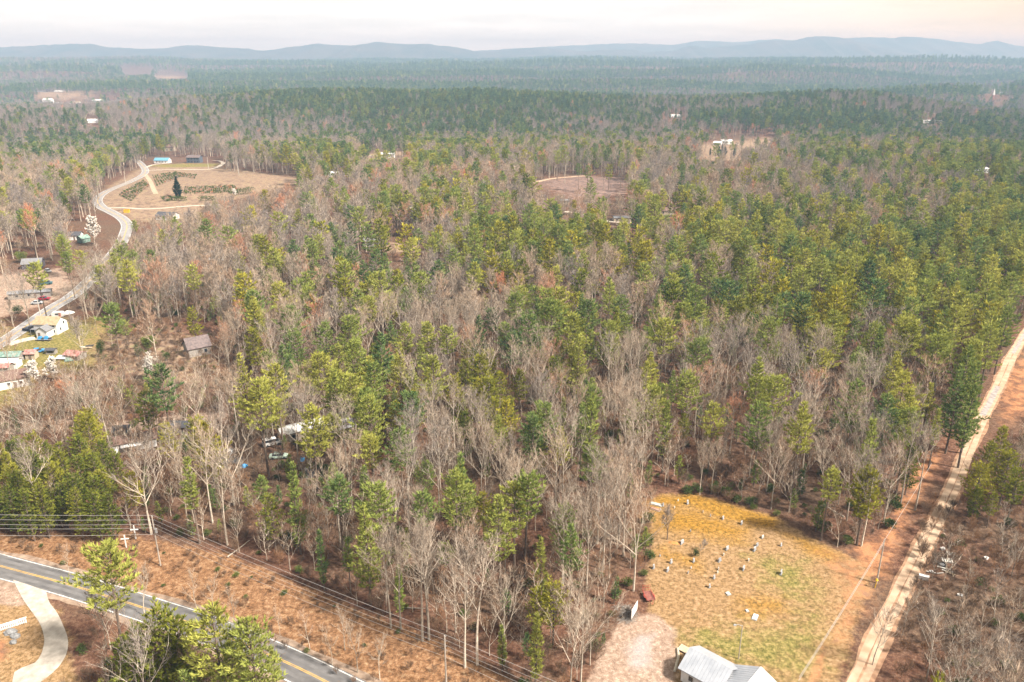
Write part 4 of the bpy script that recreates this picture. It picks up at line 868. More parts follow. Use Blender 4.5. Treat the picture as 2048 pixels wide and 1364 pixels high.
for i, (k, x, y, z, h, tn, v, px, py) in enumerate(allt):
    d = (LMX - px) ** 2 + ((LMY - py) * 1.3) ** 2; j = int(np.argmin(d)); dx, dy = px - LMX[j], py - LMY[j]
    rel = ("left of" if dx < 0 else "right of") if abs(dx) > 1.2 * abs(dy) else ("behind" if dy < 0 else "in front of")
    if k in LEAF:
        cw = ("dark green" if tn < .35 else "mid-green" if tn < .6 else "yellow-green" if tn < .85 else "bright yellow-green") if k != 'virginia' else ("dark olive" if tn < .5 else "olive")
        sw = "slim " if k == 'slimpine' else "bushy " if k == 'virginia' else "tall " if h > 24 else ""
        nm = "pine"
    else:
        cw = "grey" if tn < .25 else "tan" if tn < .55 else "brown" if tn < .86 else "red-budding"; sw = "wide-crowned " if k == 'big_bare' else "small " if k == 'sapling' else "tall " if h > 22 else ""; nm = "bare tree" if tn < .86 else "tree"
    grp.setdefault((sw, cw, nm, rel, j), []).append((float(d[j]), i))
LABEL = {}
for (sw, cw, nm, rel, j), mem in grp.items():
    mem.sort()
    for q_, (_, i) in enumerate(mem):
        LABEL[i] = "%s%s %s %s the %s" % (sw, cw, nm, rel, LANDMARKS[j][2]) + (", %s out" % ordn(q_) if q_ else "")
for i, (k, x, y, z, h, tn, v, px, py) in enumerate(allt):
    pine = k in LEAF; root = empty("pine_tree" if pine else "bare_tree", (x, y, z), rng.random() * 6.28, h / NOM[k])
    tag(root, LABEL[i], "pine" if pine else "tree", "pines in the near woods" if pine else "bare trees in the near woods")
    for nm, m_ in zip(("trunk", "crown"), NEAR[k][v]):
        o = bpy.data.objects.new(nm, m_); COL.objects.link(o); o.parent = root; o['tint'] = float(tn)
print("trees", len(allt), cnt, len(far_pine['p']), len(far_bare['p']), nU)

# ------------------------------------------------------------------ materials of built things
M_WHITE = mat("white_paint", (0.72, 0.71, 0.69), 0.6, 1.5, 0.08)
M_ROOFM = mat("pale_metal_roof", (0.34, 0.36, 0.40), 0.5, 0.5, 0.06, metal=0.1, rgb2=(0.43, 0.45, 0.49))
M_GREYR = mat("grey_shingles", (0.20, 0.20, 0.21), 0.9, 2, 0.2)
M_DARKR = mat("dark_shingles", (0.075, 0.075, 0.085), 0.9, 2, 0.2)
M_TANR = mat("tan_weathered_roof", (0.36, 0.275, 0.17), 0.8, 1, 0.2)
M_BROWNR = mat("brown_shingles", (0.17, 0.105, 0.085), 0.9, 2, 0.2)
M_RUST = mat("rusty_tin", (0.11, 0.085, 0.085), 0.75, 1.2, 0.3, rgb2=(0.19, 0.145, 0.135))
M_REDR = mat("faded_red_tin", (0.30, 0.10, 0.085), 0.7, 1.2, 0.25, rgb2=(0.48, 0.30, 0.27))
M_GREENR = mat("green_tin", (0.10, 0.20, 0.16), 0.7, 1.2, 0.2, rgb2=(0.30, 0.36, 0.33))
M_BLUER = mat("blue_metal_roof", (0.12, 0.30, 0.42), 0.5, 1, 0.12)
M_WHITER = mat("white_metal_roof", (0.70, 0.70, 0.70), 0.5, 0.7, 0.12)
M_GWOOD = mat("grey_old_boards", (0.30, 0.27, 0.24), 0.95, 3, 0.3)
M_WOOD = mat("bare_wood", (0.50, 0.40, 0.28), 0.9, 4, 0.25)
M_POLEW = mat("pole_wood", (0.44, 0.38, 0.32), 0.95, 3, 0.2)
M_TAN = mat("tan_siding", (0.50, 0.42, 0.32), 0.8, 1.5, 0.1)
M_GLASS = mat("window_glass", (0.035, 0.04, 0.05), 0.15, 1, 0.1, spec=0.6)
M_DOOR = mat("door_paint", (0.20, 0.15, 0.12), 0.7, 2, 0.15)
M_BRICK = mat("chimney_brick", (0.33, 0.16, 0.12), 0.9, 4, 0.25)
M_RED = mat("red_steel", (0.33, 0.045, 0.035), 0.6, 3, 0.3, rgb2=(0.42, 0.12, 0.08))
M_TYRE = mat("rubber", (0.02, 0.02, 0.02), 0.9, 5, 0.2)
M_STEEL = mat("galvanised_steel", (0.52, 0.53, 0.54), 0.45, 3, 0.1, metal=0.5)
M_WIRE = mat("wire", (0.42, 0.40, 0.38), 0.6, 2, 0.1)
M_GRAN = mat("light_granite", (0.26, 0.26, 0.27), 0.6, 2.5, 0.12, rgb2=(0.52, 0.52, 0.52))
M_GRAN2 = mat("grey_granite", (0.20, 0.21, 0.22), 0.5, 2.5, 0.15, rgb2=(0.36, 0.37, 0.38))
M_MARBLE = mat("weathered_marble", (0.42, 0.39, 0.34), 0.7, 2.5, 0.15, rgb2=(0.66, 0.64, 0.59))
M_LOG = mat("barkless_log", (0.50, 0.44, 0.34), 0.9, 3, 0.2)
M_BLUET = mat("blue_tarp", (0.05, 0.25, 0.50), 0.5, 3, 0.15)
M_DTARP = mat("dark_tarp", (0.05, 0.05, 0.055), 0.6, 3, 0.25)
M_YEL = mat("yellow_paint", (0.65, 0.40, 0.02), 0.5, 3, 0.1)
M_ORANGE = mat("orange_clay", (0.50, 0.22, 0.07), 0.95, 2, 0.25)
M_ROCK = mat("grey_rock", (0.22, 0.22, 0.22), 0.9, 2, 0.3)
M_STRAWM = mat("straw_grass", (0.42, 0.30, 0.13), 1.0, 3, 0.3)

def at(px, py, up=0.0):
    x, y, z = G(px, py, up); return (x, y, z)

def window(parent, x, y, z, w, h, face, frame=M_WHITE, deep=False):
    """window on a wall: face = 'x' or 'y' with sign; frame is a sub-part"""
    mb = MB(); d = 0.06
    ax_, sg = face[0], (1 if face[1] == '+' else -1)
    if ax_ == 'y': mb.box((x, y + sg * d / 2, z), (w, d, h))
    else: mb.box((x + sg * d / 2, y, z), (d, w, h))
    o = mb.obj("window", M_GLASS, parent)
    if deep:
        fb = MB(); t_ = 0.12
        if ax_ == 'y':
            for dz in (-h / 2, h / 2): fb.box((x, y + sg * .05, z + dz), (w + 2 * t_, .1, t_))
            for dx in (-w / 2, w / 2): fb.box((x + dx, y + sg * .05, z), (t_, .1, h - t_ - .004))
        else:
            for dz in (-h / 2, h / 2): fb.box((x + sg * .05, y, z + dz), (.1, w + 2 * t_, t_))
            for dy in (-w / 2, w / 2): fb.box((x + sg * .05, y + dy, z), (.1, t_, h - t_ - .004))
        fb.obj("window_frame", frame, o)
    return o
def gable_body(L, Wd, h, rise):
    mb = MB(); a, b = L / 2, Wd / 2
    V = [(-a, -b, -.6), (a, -b, -.6), (a, b, -.6), (-a, b, -.6), (-a, -b, h), (a, -b, h), (a, b, h), (-a, b, h), (-a, 0, h + rise), (a, 0, h + rise)]
    mb.add(V, [(0, 1, 5, 4), (2, 3, 7, 6), (1, 2, 6, 9, 5), (3, 0, 4, 8, 7), (4, 5, 9, 8), (6, 7, 8, 9)]); return mb
def gable_roof(L, Wd, h, rise, over=0.4, th=0.14, mb=None, x0=0.0, y0=0.0):
    mb = mb or MB(); a = L / 2 + over; b = Wd / 2 + over; dz = rise / (Wd / 2) * over; up = 0.03
    for s in (-1, 1):
        V = [(x0 - a, y0, h + rise + up), (x0 + a, y0, h + rise + up), (x0 + a, y0 + s * b, h - dz + up), (x0 - a, y0 + s * b, h - dz + up)]
        V += [(x, y, z + th) for x, y, z in V]
        F = [(0, 1, 2, 3), (7, 6, 5, 4), (0, 4, 5, 1), (1, 5, 6, 2), (2, 6, 7, 3), (3, 7, 4, 0)]
        mb.add(V, F)
    return mb
def house(name, px, py, L, Wd, h, rise, rz, wall, roof, label, cat="house", wins=(), door=None, chimney=None, group=None, deep=False, over=0.4):
    x, y, z = at(px, py); r = empty(name, (x, y, z), R(rz))
    gable_body(L, Wd, h, rise).obj("wall", wall, r); rf = gable_roof(L, Wd, h, rise, over).obj("roof", roof, r)
    for (u, v, w_, h_, f) in wins:
        xx, yy = (u, (-Wd / 2 if f[1] == '-' else Wd / 2)) if f[0] == 'y' else ((-L / 2 if f[1] == '-' else L / 2), u)
        window(r, xx, yy, v, w_, h_, f, deep=deep)
    if door:
        u, f = door; mb = MB()
        if f[0] == 'y': mb.box((u, (-Wd / 2 - .04 if f[1] == '-' else Wd / 2 + .04), 1.05), (.95, .08, 2.1))
        else: mb.box(((-L / 2 - .04 if f[1] == '-' else L / 2 + .04), u, 1.05), (.08, .95, 2.1))
        mb.obj("door", M_DOOR, r)
    if chimney:
        mb = MB(); mb.box((chimney[0], chimney[1], h + rise * .6 + .5), (.7, .7, rise + 1.2)); mb.obj("chimney", M_BRICK, rf)
    tag(r, label, cat, group); return r

def car(px, py, rz, paint, label, kind='car', s=1.0):
    x, y, z = at(px, py); r = empty("parked_car" if kind != 'truck' else "pickup_truck", (x, y, z + .05), R(rz), s)
    if kind == 'truck': prof = [(-2.7, .45), (2.65, .45), (2.7, .95), (1.5, 1.08), (1.45, 1.08), (-2.7, 1.1)]; cab = [(-.55, 1.08), (1.5, 1.08), (.95, 1.75), (-.35, 1.78)]
    elif kind == 'van': prof = [(-2.4, .4), (2.4, .4), (2.45, .95), (1.7, 1.15), (-2.4, 1.2)]; cab = [(-2.35, 1.18), (1.7, 1.13), (.95, 1.85), (-2.25, 1.9)]
    else: prof = [(-2.25, .38), (2.2, .38), (2.28, .72), (1.3, .92), (-1.6, .95), (-2.3, .85)]; cab = [(-1.65, .93), (1.25, .90), (.45, 1.42), (-1.0, 1.44)]
    mb = MB(); mb.prism(prof, 1.78); mb.obj("body", paint, r)
    mb = MB(); mb.prism(cab, 1.55); cb_ = mb.obj("cabin", M_GLASS, r)
    mb = MB(); mb.box(((cab[2][0] + cab[3][0]) / 2, 0, max(cab[2][1], cab[3][1]) + .03), (abs(cab[2][0] - cab[3][0]), 1.5, .07)); mb.obj("roof", paint, r)
    for sx in (-1.45, 1.4):
        for sy in (-.82, .82):
            mb = MB(); mb.tube([(sx, sy - .11, .34), (sx, sy + .11, .34)], [.34, .34], 12); mb.obj("wheel", M_TYRE, r)
    return tag(r, label, "car" if kind == 'car' else "truck" if kind == 'truck' else "van")

# ------------------------------------------------------------------ house at the lower edge
hx0, hy0, hz0 = at(1449, 1357, 3.2)
hr = empty("metal_roofed_house", (hx0, hy0, hz0), R(-42.0), 0.98)   # local +x runs along the wing's ridge towards the lower right
gable_body(7.6, 6.8, 3.0, 1.9).obj("wall", M_WHITE, hr).location = (-3.4, 1.0, 0)
wing_roof = gable_roof(7.6, 6.8, 3.0, 1.9, .5).obj("roof", M_ROOFM, hr, (-3.4, 1.0, 0))
mb = gable_body(13.0, 9.5, 3.2, 2.3); o = mb.obj("wall", M_WHITE, hr, (4.6, -2.6, 0), R(90))
main_roof = o = gable_roof(13.0, 9.5, 3.2, 2.3, .5).obj("roof", M_ROOFM, hr, (4.6, -2.6, 0), R(90))
mb = MB(); mb.box((0, 0, 5.66), (13.9, .3, .06)); mb.obj("ridge_cap", M_WHITER, o)
mb = gable_body(9.0, 7.5, 3.1, 1.7); mb.obj("wall", M_WHITE, hr, (11.6, 0.5, 0), R(90))
side_roof = gable_roof(9.0, 7.5, 3.1, 1.7, .5).obj("roof", M_ROOFM, hr, (11.6, 0.5, 0), R(90))
def seams(roofo, L, Wd, h, rise, over=.5, gap=.62):
    n = int((L + 2 * over) / gap); a = math.atan2(rise, Wd / 2); ln = (Wd / 2 + over) / math.cos(a)
    for s in (-1, 1):
        for k in range(1, n):
            x_ = -(L / 2 + over) + k * (L + 2 * over) / n; mb_ = MB(); c_ = (Wd / 2 + over) / 2; zc = h + rise - c_ * rise / (Wd / 2) + .03 + .14 + .02
            mb_.box((0, 0, 0), (.04, ln - .1, .03)); o_ = mb_.obj("roof_seam", M_ROOFM, roofo, (x_, s * c_, zc)); o_.rotation_euler[0] = -s * a
seams(wing_roof, 7.6, 6.8, 3.0, 1.9); seams(main_roof, 13.0, 9.5, 3.2, 2.3); seams(side_roof, 9.0, 7.5, 3.1, 1.7)
window(hr, -5.2, -2.4, 1.6, 1.0, 1.2, 'y-', deep=True); window(hr, -7.2, 1.0, 1.6, 1.1, 1.2, 'x-', deep=True); window(hr, 1.0, -2.5, 1.5, 1.0, 1.3, 'y-', deep=True)
mb = MB(); mb.box((-2.6, -2.44, 1.05), (1.0, .08, 2.1)); mb.obj("door", M_DOOR, hr)
tag(hr, "white house with pale standing-seam metal roof beside the cemetery lawn", "house")
x, y, z = at(1377, 1305); dk = empty("wooden_ramp", (x, y, z), R(-42))
for k in range(11):
    mb = MB(); mb.box((-1.8 + k * .36, 0, .32), (.34, 1.7, .06)); mb.obj("plank", M_WOOD, dk)
for sx in (-1.6, 0, 1.6):
    for sy in (-.7, .7):
        mb = MB(); mb.box((sx, sy, .05), (.12, .12, .46)); mb.obj("post", M_GWOOD, dk)
tag(dk, "pale wooden plank ramp leading to the metal-roofed house", "ramp")
a0 = Vector(at(1355, 1298)); a1 = Vector(at(1357, 1315)); a2 = Vector(at(1349, 1344)); mb = MB()
mb.tube([tuple(p + Vector((0, 0, .22))) for p in (a0, a0.lerp(a1, .5), a1, a1.lerp(a2, .5), a2)], [.2, .24, .26, .25, .24], 8)
tag(mb.obj("log", M_LOG), "long pale log lying on bare ground by the metal-roofed house", "log")
# yard light
x, y, z = at(1477, 1318); yl = empty("yard_light", (x, y, z)); mb = MB(); mb.tube([(0, 0, -.5), (0, 0, 7.6)], [.1, .075], 8); mb.obj("pole", M_POLEW, yl)
mb = MB(); mb.tube([(0, 0, 7.4), (-.7, .05, 7.7), (-1.2, .1, 7.65)], [.04, .04, .04], 6); mb.obj("arm", M_STEEL, yl)
mb = MB(); mb.box((-1.35, .1, 7.6), (.55, .32, .22), taper=.7); mb.obj("lamp_head", M_STEEL, yl)
tag(yl, "slender yard light pole with short arm behind the metal-roofed house", "lamp post")

# ------------------------------------------------------------------ cemetery
def stone_mesh(w, h, t_, top):
    mb = MB(); n = 8; prof = [(-w / 2, 0), (w / 2, 0)]
    for k in range(n + 1):
        a = math.pi * k / n
        prof.append((w / 2 * math.cos(a), h - top + top * math.sin(a)))
    mb.prism(prof, t_); return mb
STONES = [stone_mesh(.75, .95, .2, .22), stone_mesh(1.15, .85, .24, .12), stone_mesh(.5, .75, .14, .25), stone_mesh(1.5, 1.0, .28, .16)]
SMESH = {(i, m.name): s.mesh("headstone", m) for i, s in enumerate(STONES) for m in (M_GRAN, M_GRAN2, M_MARBLE)}
bb = MB(); bb.box((0, 0, .08), (1.0, .42, .3)); BASE = bb.mesh("base", M_GRAN2)
GRAVES = [(1375, 1008, 0, M_GRAN, "grey-white headstone standing in the mossy back edge beside the grave slab"), (1446, 1038, 1, M_GRAN, "bright headstone at the mossy back edge, left of its twin"), (1483, 1048, 1, M_GRAN, "bright headstone at the mossy back edge with worn tracks beside it"), (1381, 1063, 2, M_GRAN2, "small grey headstone alone in the upper lawn, right of the bare tree"),
 (1364, 1087, 3, M_GRAN, "wide white headstone beside a reddish grave mound"), (1342, 1126, 0, M_GRAN, "tall white headstone between the dark bush and the tree wall"), (1307, 1137, 0, M_GRAN, "white headstone standing closest to the tree wall"), (1335, 1142, 1, M_GRAN, "squat white headstone below the tall white one"), (1376, 1147, 2, M_GRAN2, "small grey headstone below the dark round bush"), (1382, 1137, 2, M_GRAN, "tiny white headstone just below the bush-side headstone"),
 (1387, 1124, 0, M_GRAN, "white headstone at the foot of the dark round bush"), (1320, 1113, 2, M_GRAN2, "small dark grey headstone near the tree wall"), (1439, 1123, 1, M_GRAN2, "grey double headstone in the middle of the lawn"), (1447, 1111, 2, M_MARBLE, "pale marker just above the grey double headstone"), (1454, 1099, 1, M_GRAN, "low light headstone at the top of the middle row"), (1437, 1139, 2, M_MARBLE, "small cream marker below the grey double headstone"), (1435, 1146, 2, M_MARBLE, "small cream marker with pink flowers in the middle row"), (1428, 1157, 0, M_GRAN, "rounded light headstone in the lower middle row"), (1419, 1175, 0, M_GRAN, "light headstone lowest in the middle row"),
 (1487, 1139, 3, M_GRAN, "large wide headstone on the green patch of lawn"), (1497, 1122, 2, M_MARBLE, "thin pale marker above the large wide headstone"), (1562, 1148, 1, M_GRAN, "lone low headstone out on the right of the lawn"), (1562, 1092, 0, M_GRAN, "pale headstone with flowers near the far corner of the lawn"), (1514, 1092, 1, M_GRAN2, "grey headstone, upper of a pair on the right slope"), (1509, 1101, 1, M_GRAN, "white-topped headstone, lower of a pair on the right slope"), (1525, 1076, 1, M_MARBLE, "stubby pale headstone with dark soil beside it"), (1406, 1025, 2, M_GRAN2, "small dark headstone under the mossy edge"), (1421, 1033, 2, M_GRAN2, "low dark headstone next to a bare red grave"), (1326, 1012, 0, M_GRAN2, "dark headstone at the head of the long pale slab"), (1321, 1021, 2, M_MARBLE, "small pale headstone at the head of the reddish slab"), (1349, 1016, 2, M_MARBLE, "tiny pale marker between the slabs and the mossy edge"), (1356, 1002, 2, M_MARBLE, "tiny pale marker in the moss at the top edge")]
for px, py, k, m, lb in GRAVES:
    x, y, z = at(px, py); sc = rnd.uniform(.72, 1.0) if k != 2 else rnd.uniform(.7, .95)
    r = empty("gravestone", (x, y, z), R(rnd.uniform(42, 62)), sc)
    o = bpy.data.objects.new("headstone", SMESH[(k, m.name)]); COL.objects.link(o); o.parent = r; o.location = (0, 0, .2 if k != 2 else 0); o.rotation_euler[0] = R(rnd.uniform(-3, 3))
    if k != 2:
        o = bpy.data.objects.new("base", BASE); COL.objects.link(o); o.parent = r; o.scale = ({0: .9, 1: 1.35, 3: 1.75}[k], 1, 1)
    tag(r, lb, "gravestone", "gravestones on the cemetery lawn")
for px, py, w_, l_, m, rz, lb in ((1312, 1009, 1.0, 2.9, M_MARBLE, 62, "long pale grave slab in the cemetery corner"), (1311, 1019, .9, 2.2, mat("reddish_slab", (.42, .24, .17), .9), 55, "reddish grave slab below the long pale one"), (1456, 1188, .8, .9, M_MARBLE, 20, "flat square pale plaque in the lower lawn"), (1510, 1235, .9, 1.7, M_WHITE, -30, "flat white slab lying on the lawn behind the house"), (1494, 1222, .5, .6, M_MARBLE, 10, "tiny flat stone near the white slab")):
    x, y, z = at(px, py); r = empty("grave_slab", (x, y, z), R(rz)); mb = MB(); mb.box((0, 0, .02), (w_ + .16, l_ + .16, .16)); mb.obj("kerb", M_GRAN2, r); mb = MB(); mb.box((0, 0, .18), (w_, l_, .16), taper=.96); mb.obj("slab", m, r); tag(r, lb, "grave slab")
# red-earth mound
x, y, z = at(1349, 1086); mb = MB(); V = []; F = []
for i in range(6):
    for j in range(12):
        a = j / 12 * 6.283; q = i / 5; V.append((math.cos(a) * 1.5 * q, math.sin(a) * .65 * q, .42 * (1 - q * q) - .02))
for i in range(5):
    for j in range(12): F.append((i * 12 + j, (i + 1) * 12 + j, (i + 1) * 12 + (j + 1) % 12, i * 12 + (j + 1) % 12))
mb.add(V, F); tag(mb.obj("grave_mound", M_ORANGE, None, (x, y, z), R(-15)), "reddish earth grave mound beside the wide white headstone", "mound")

def put_shrub(px, py, h, w_, tint, label, name="shrub", m=M_SHRUB, seed=1, n=700, size=.22, cat="bush", group=None, kind_bare=False):
    x, y, z = at(px, py); tr_, cr_ = make_shrub(seed, h, w_, n, size); r = empty(name, (x, y, z), rnd.random() * 6)
    tr_.obj("stem", M_PBARK, r); o = cr_.obj("crown", m, r); o['tint'] = tint; return tag(r, label, cat, group)
put_shrub(1390, 1112, 1.9, 1.7, .1, "dark round bush growing among the gravestones", seed=11, n=500, size=.18)
for i, (px, py, lb) in enumerate([(1375, 984, "rounded evergreen bush behind the cemetery, beside the tree wall"), (1395, 982, "evergreen bush behind the moss, second from the tree wall"), (1423, 984, "bright green bush behind the moss in the middle of the row"), (1450, 988, "evergreen bush behind the moss right of the brightest one"), (1470, 1000, "wide evergreen bush at the foot of the woods behind the graves"), (1500, 1006, "dark evergreen bush ending the row behind the graves"), (1648, 1060, "narrow dark bush at the far corner of the cemetery"), (1690, 1085, "low bright pine bush under the leaning tree")]):
    put_shrub(px, py + 4, rnd.uniform(2.0, 2.8), rnd.uniform(2.8, 3.6), .3 + .12 * (i % 4), lb, seed=20 + i, n=900, size=.26, group="bushes along the back of the cemetery")
for i, (px, py, lb) in enumerate([(1297, 1045, "green bush in the tree wall at the upper lawn edge"), (1296, 1090, "green bush in the tree wall beside the gravestones"), (1300, 1118, "bright green bush where the tree wall meets the lawn")]):
    put_shrub(px, py, 2.6, 2.8, .5, lb, seed=40 + i, n=700, size=.26, group="bushes in the tree wall")
for i, (px, py, lb) in enumerate([(1775, 1055, "dark evergreen bush on the clay bank by the leaning tree"), (1790, 1018, "dark spreading bush high on the clay bank"), (1893, 820, "dark rhododendron below the edge pines"), (1905, 832, "dark rhododendron nearest the dirt road bend"), (1915, 815, "dark rhododendron behind the others at the road bend"), (580, 1080, "dark evergreen bush beside the pale trunk near the wires")]):
    put_shrub(px, py, 2.2, 3.2, .05, lb, seed=50 + i, n=800, size=.3, group="dark evergreen bushes")
# bare tree and lilac-grey twiggy bush among the graves
def put_bare(px, py, h, tint, label, name="bare_tree", seed=1, bark=M_BBARK, twig=M_TWIG, leafm=None, leafy=0, cat="tree", group=None, **kw):
    x, y, z = at(px, py); tr_, cr_ = make_bare(seed, h, leafy=leafy, **kw); r = empty(name, (x, y, z), rnd.random() * 6)
    tr_.obj("trunk", bark, r); mats = [bark, twig] + ([leafm] if leafm else []); o = cr_.obj("crown", mats, r); o['tint'] = tint; return tag(r, label, cat, group)
put_bare(1334, 1079, 7, .05, "small dark-trunked bare tree standing among the gravestones", seed=610, bark=M_PBARK, fork=.3, spread=.42, limbs=10, br=6, tw=5, thick=.02)
put_bare(1402, 1102, 2.2, .05, "low twiggy grey bush in the middle of the graves", name="shrub", seed=611, fork=.05, spread=.7, limbs=10, br=5, tw=5, twl=(.3, .6), tww=.03, cat="bush")
# white blossom trees
for i, (px, py, h, lb) in enumerate([(190, 492, 15, "big white blossoming tree beside the small green-roofed cottage"), (70, 772, 7.5, "white blossoming tree below the red shed, left of a pair"), (106, 762, 7, "white blossoming tree below the white panel, right of a pair"), (300, 762, 8, "white blossoming tree at the edge of the overgrown field"), (829, 473, 15, "slim white blossoming tree in the mid-distance bare woods"), (470, 395, 5, "small pale blossoming tree near the nursery hedge")]):
    put_bare(px, py, h, .2, lb, "blossom_tree", seed=620 + i, leafm=M_BLOOM, leafy=6, leafsize=.26 if h < 10 else .44, fork=.12, spread=.42, limbs=14, br=6, tw=5, tww=.03, twl=(.5, 1.1), group="white blossoming trees")
put_bare(135, 812, 7, 1.0, "broad orange-red budding thicket tree below the homestead", seed=640, fork=.08, spread=.62, limbs=16, br=7, tw=7, tww=.07, twl=(.7, 1.4))
# dead pine
x, y, z = at(212, 625); rnd.seed(9); tr_ = MB(); cr_ = MB(); Hh = 26
tr_.tube([(0, 0, -1), (-.3, .1, Hh * .5), (-.1, .3, Hh)], [.36, .22, .04], 7)
for k in range(64):
    zz = Hh * (.2 + .79 * k / 64); a = k * 2.4; L = 4.2 * (1 - k / 80) * rnd.uniform(.5, 1.1) + .3; c0 = Vector((-.2, .15, zz)); e = c0 + Vector((math.cos(a) * L, math.sin(a) * L, rnd.uniform(-.1, .5)))
    cr_.tube([tuple(c0), tuple(c0.lerp(e, .5) + Vector((0, 0, .1))), tuple(e)], [.06, .045, .015], 3, cap=False)
    for q in range(7):
        p = c0.lerp(e, rnd.uniform(.4, 1)); blade(cr_, p, (math.cos(a) + rnd.uniform(-.8, .8), math.sin(a) + rnd.uniform(-.8, .8), rnd.uniform(-.2, .6)), rnd.uniform(.5, 1.0), .06, rnd.random(), 0)
r = empty("dead_pine", (x, y, z)); tr_.obj("trunk", M_BBARK, r); cr_.obj("crown", [M_BBARK], r); tag(r, "dead grey pine with bare side branches above the homestead", "pine")

# ------------------------------------------------------------------ trailer, sign, brush pile
x, y, z = at(1297, 1196); tl = empty("utility_trailer", (x, y, z), R(8))
mb = MB(); mb.box((0, 0, .62), (1.75, 3.0, .08)); mb.obj("bed", mat("trailer_deck", (.24, .09, .07), .8, 3, .3), tl)
for s in (-1, 1):
    mb = MB(); mb.box((s * .86, 0, 1.06), (.06, 3.0, .07)); mb.box((s * .86, 0, .72), (.06, 3.0, .1))
    for k in range(4): mb.box((s * .86, -1.45 + k * .966, .88), (.06, .06, .32))
    mb.obj("side_rail", M_RED, tl)
    mb = MB(); mb.tube([(s * 1.02 - .1, -.2, .33), (s * 1.02 + .1, -.2, .33)], [.33, .33], 12); mb.obj("wheel", M_TYRE, tl)
    mb = MB(); mb.box((s * 1.02, -.2, .72), (.28, .95, .06)); mb.obj("fender", M_RED, tl)
mb = MB()
for k in range(6): mb.box((-.8 + k * .32, 1.75, 1.25), (.05, .05, 1.3))
for k in range(3): mb.box((0, 1.75, .65 + k * .6), (1.7, .05, .05))
mb.obj("ramp_gate", M_RED, tl); mb = MB(); mb.tube([(-.5, -1.5, .55), (0, -2.7, .5)], [.05, .05], 6); mb.tube([(.5, -1.5, .55), (0, -2.7, .5)], [.05, .05], 6); mb.obj("tow_bar", M_RED, tl)
tag(tl, "small rusty red utility trailer parked on the lawn by the trees", "trailer")
x, y, z = at(1268, 1234); sg = empty("sign_board", (x, y, z), R(62)); mb = MB(); mb.box((0, 0, 1.75), (3.4, .1, 2.0)); mb.obj("panel", M_WHITE, sg)
for s in (-1.3, 1.3):
    mb = MB(); mb.box((s, .12, 1.2), (.12, .12, 2.9)); mb.obj("post", M_GWOOD, sg)
tag(sg, "white sign board on posts seen edge-on beside the trailer", "sign")
rnd.seed(77); x, y, z = at(1250, 1228); mb = MB()
for k in range(220):
    a = rnd.random() * 6.28; rr = 2.2 * math.sqrt(rnd.random()); p = Vector((rr * math.cos(a), rr * math.sin(a) * 1.3, rnd.uniform(0, 1.1) * (1 - rr / 2.8))); d = Vector((rnd.uniform(-1, 1), rnd.uniform(-1, 1), rnd.uniform(-.15, .35))).normalized() * rnd.uniform(.6, 1.6)
    mb.tube([tuple(p - d), tuple(p + d)], [.03, .015], 3, cap=False)
tag(mb.obj("brush_pile", M_GWOOD, None, (x, y, z)), "grey pile of cut branches behind the white sign board", "brush pile")

# ------------------------------------------------------------------ utility poles, wires, crosses
def upole(px=None, py=None, H=12.6, top=None, arms=True, xf=False, label="", loc=None, rz=0):
    if loc is None: loc = at(*top, H) if top else at(px, py)
    r = empty("utility_pole", loc, R(rz)); mb = MB(); mb.tube([(0, 0, -1), (0, 0, H)], [.19, .12], 8); mb.obj("pole", M_POLEW, r); att = []
    if arms:
        for k, dz in enumerate((.15, 1.2, 2.3, 3.2)):
            mb = MB(); mb.tube([(0, 0, H - dz), (.28, 0, H - dz), (.28, 0, H - dz + .22)], [.05, .05, .07], 6); mb.obj("insulator", M_GRAN, r)
    if xf:
        mb = MB(); mb.tube([(.42, -.1, H - 4.2), (.42, -.1, H - 3.2)], [.26, .26], 12); mb.obj("transformer", M_STEEL, r)
    tag(r, label, "utility pole", "wooden utility poles"); return Vector(loc), H
pA = upole(px=321, py=1131, xf=True, label="wooden utility pole with transformer standing by the two white crosses")
pB = upole(top=(889, 1271), label="wooden utility pole at the lower edge below the bare trees")
dirv = pB[0] - pA[0]
pC = (pB[0] + dirv, 12.6)
vz = G(-330, 1120); pZ = (Vector(vz), 12.6)
def wire(a, b, sag, label, rad_=.027):
    mb = MB(); P = []
    for k in range(25):
        s = k / 24; p = a.lerp(b, s); P.append((p.x, p.y, p.z - sag * 4 * s * (1 - s)))
    mb.tube(P, [rad_] * 25, 4); return tag(mb.obj("power_line", M_WIRE), label, "power line", "overhead wires")
WN = ["topmost wire", "second wire down", "third wire down", "fourth wire down", "lowest wire"]
for (p, q, nm) in ((pZ, pA, "running left from the transformer pole"), (pA, pB, "between the transformer pole and the lower pole"), (pB, pC, "leaving the lower pole past the frame edge")):
    for k, dz in enumerate((-.1, 1.0, 2.1, 3.0, 4.6)):
        wire(p[0] + Vector((.28, 0, p[1] - dz)), q[0] + Vector((.28, 0, q[1] - dz)), .5 + .12 * k, "%s %s" % (WN[k], nm))
pS = upole(px=1753, py=1166, H=10.8, arms=False, label="grey service pole beside the dirt road and the lawn")
g2 = G(1585, 1440); pS2 = Vector((g2[0], g2[1], g2[2] + 9)); g3 = G(1852, 985); pS3 = Vector((g3[0], g3[1], g3[2] + 8.5))
for k, off in enumerate((0, .7)):
    wire(pS[0] + Vector((0, 0, 10.6 - off)), pS2 + Vector((0, 0, -off)), .5, ("upper" if k == 0 else "lower") + " wire from the service pole down towards the house", .03)
wire(pS[0] + Vector((0, 0, 10.5)), pS3, .3, "wire from the service pole up the clay bank", .03)
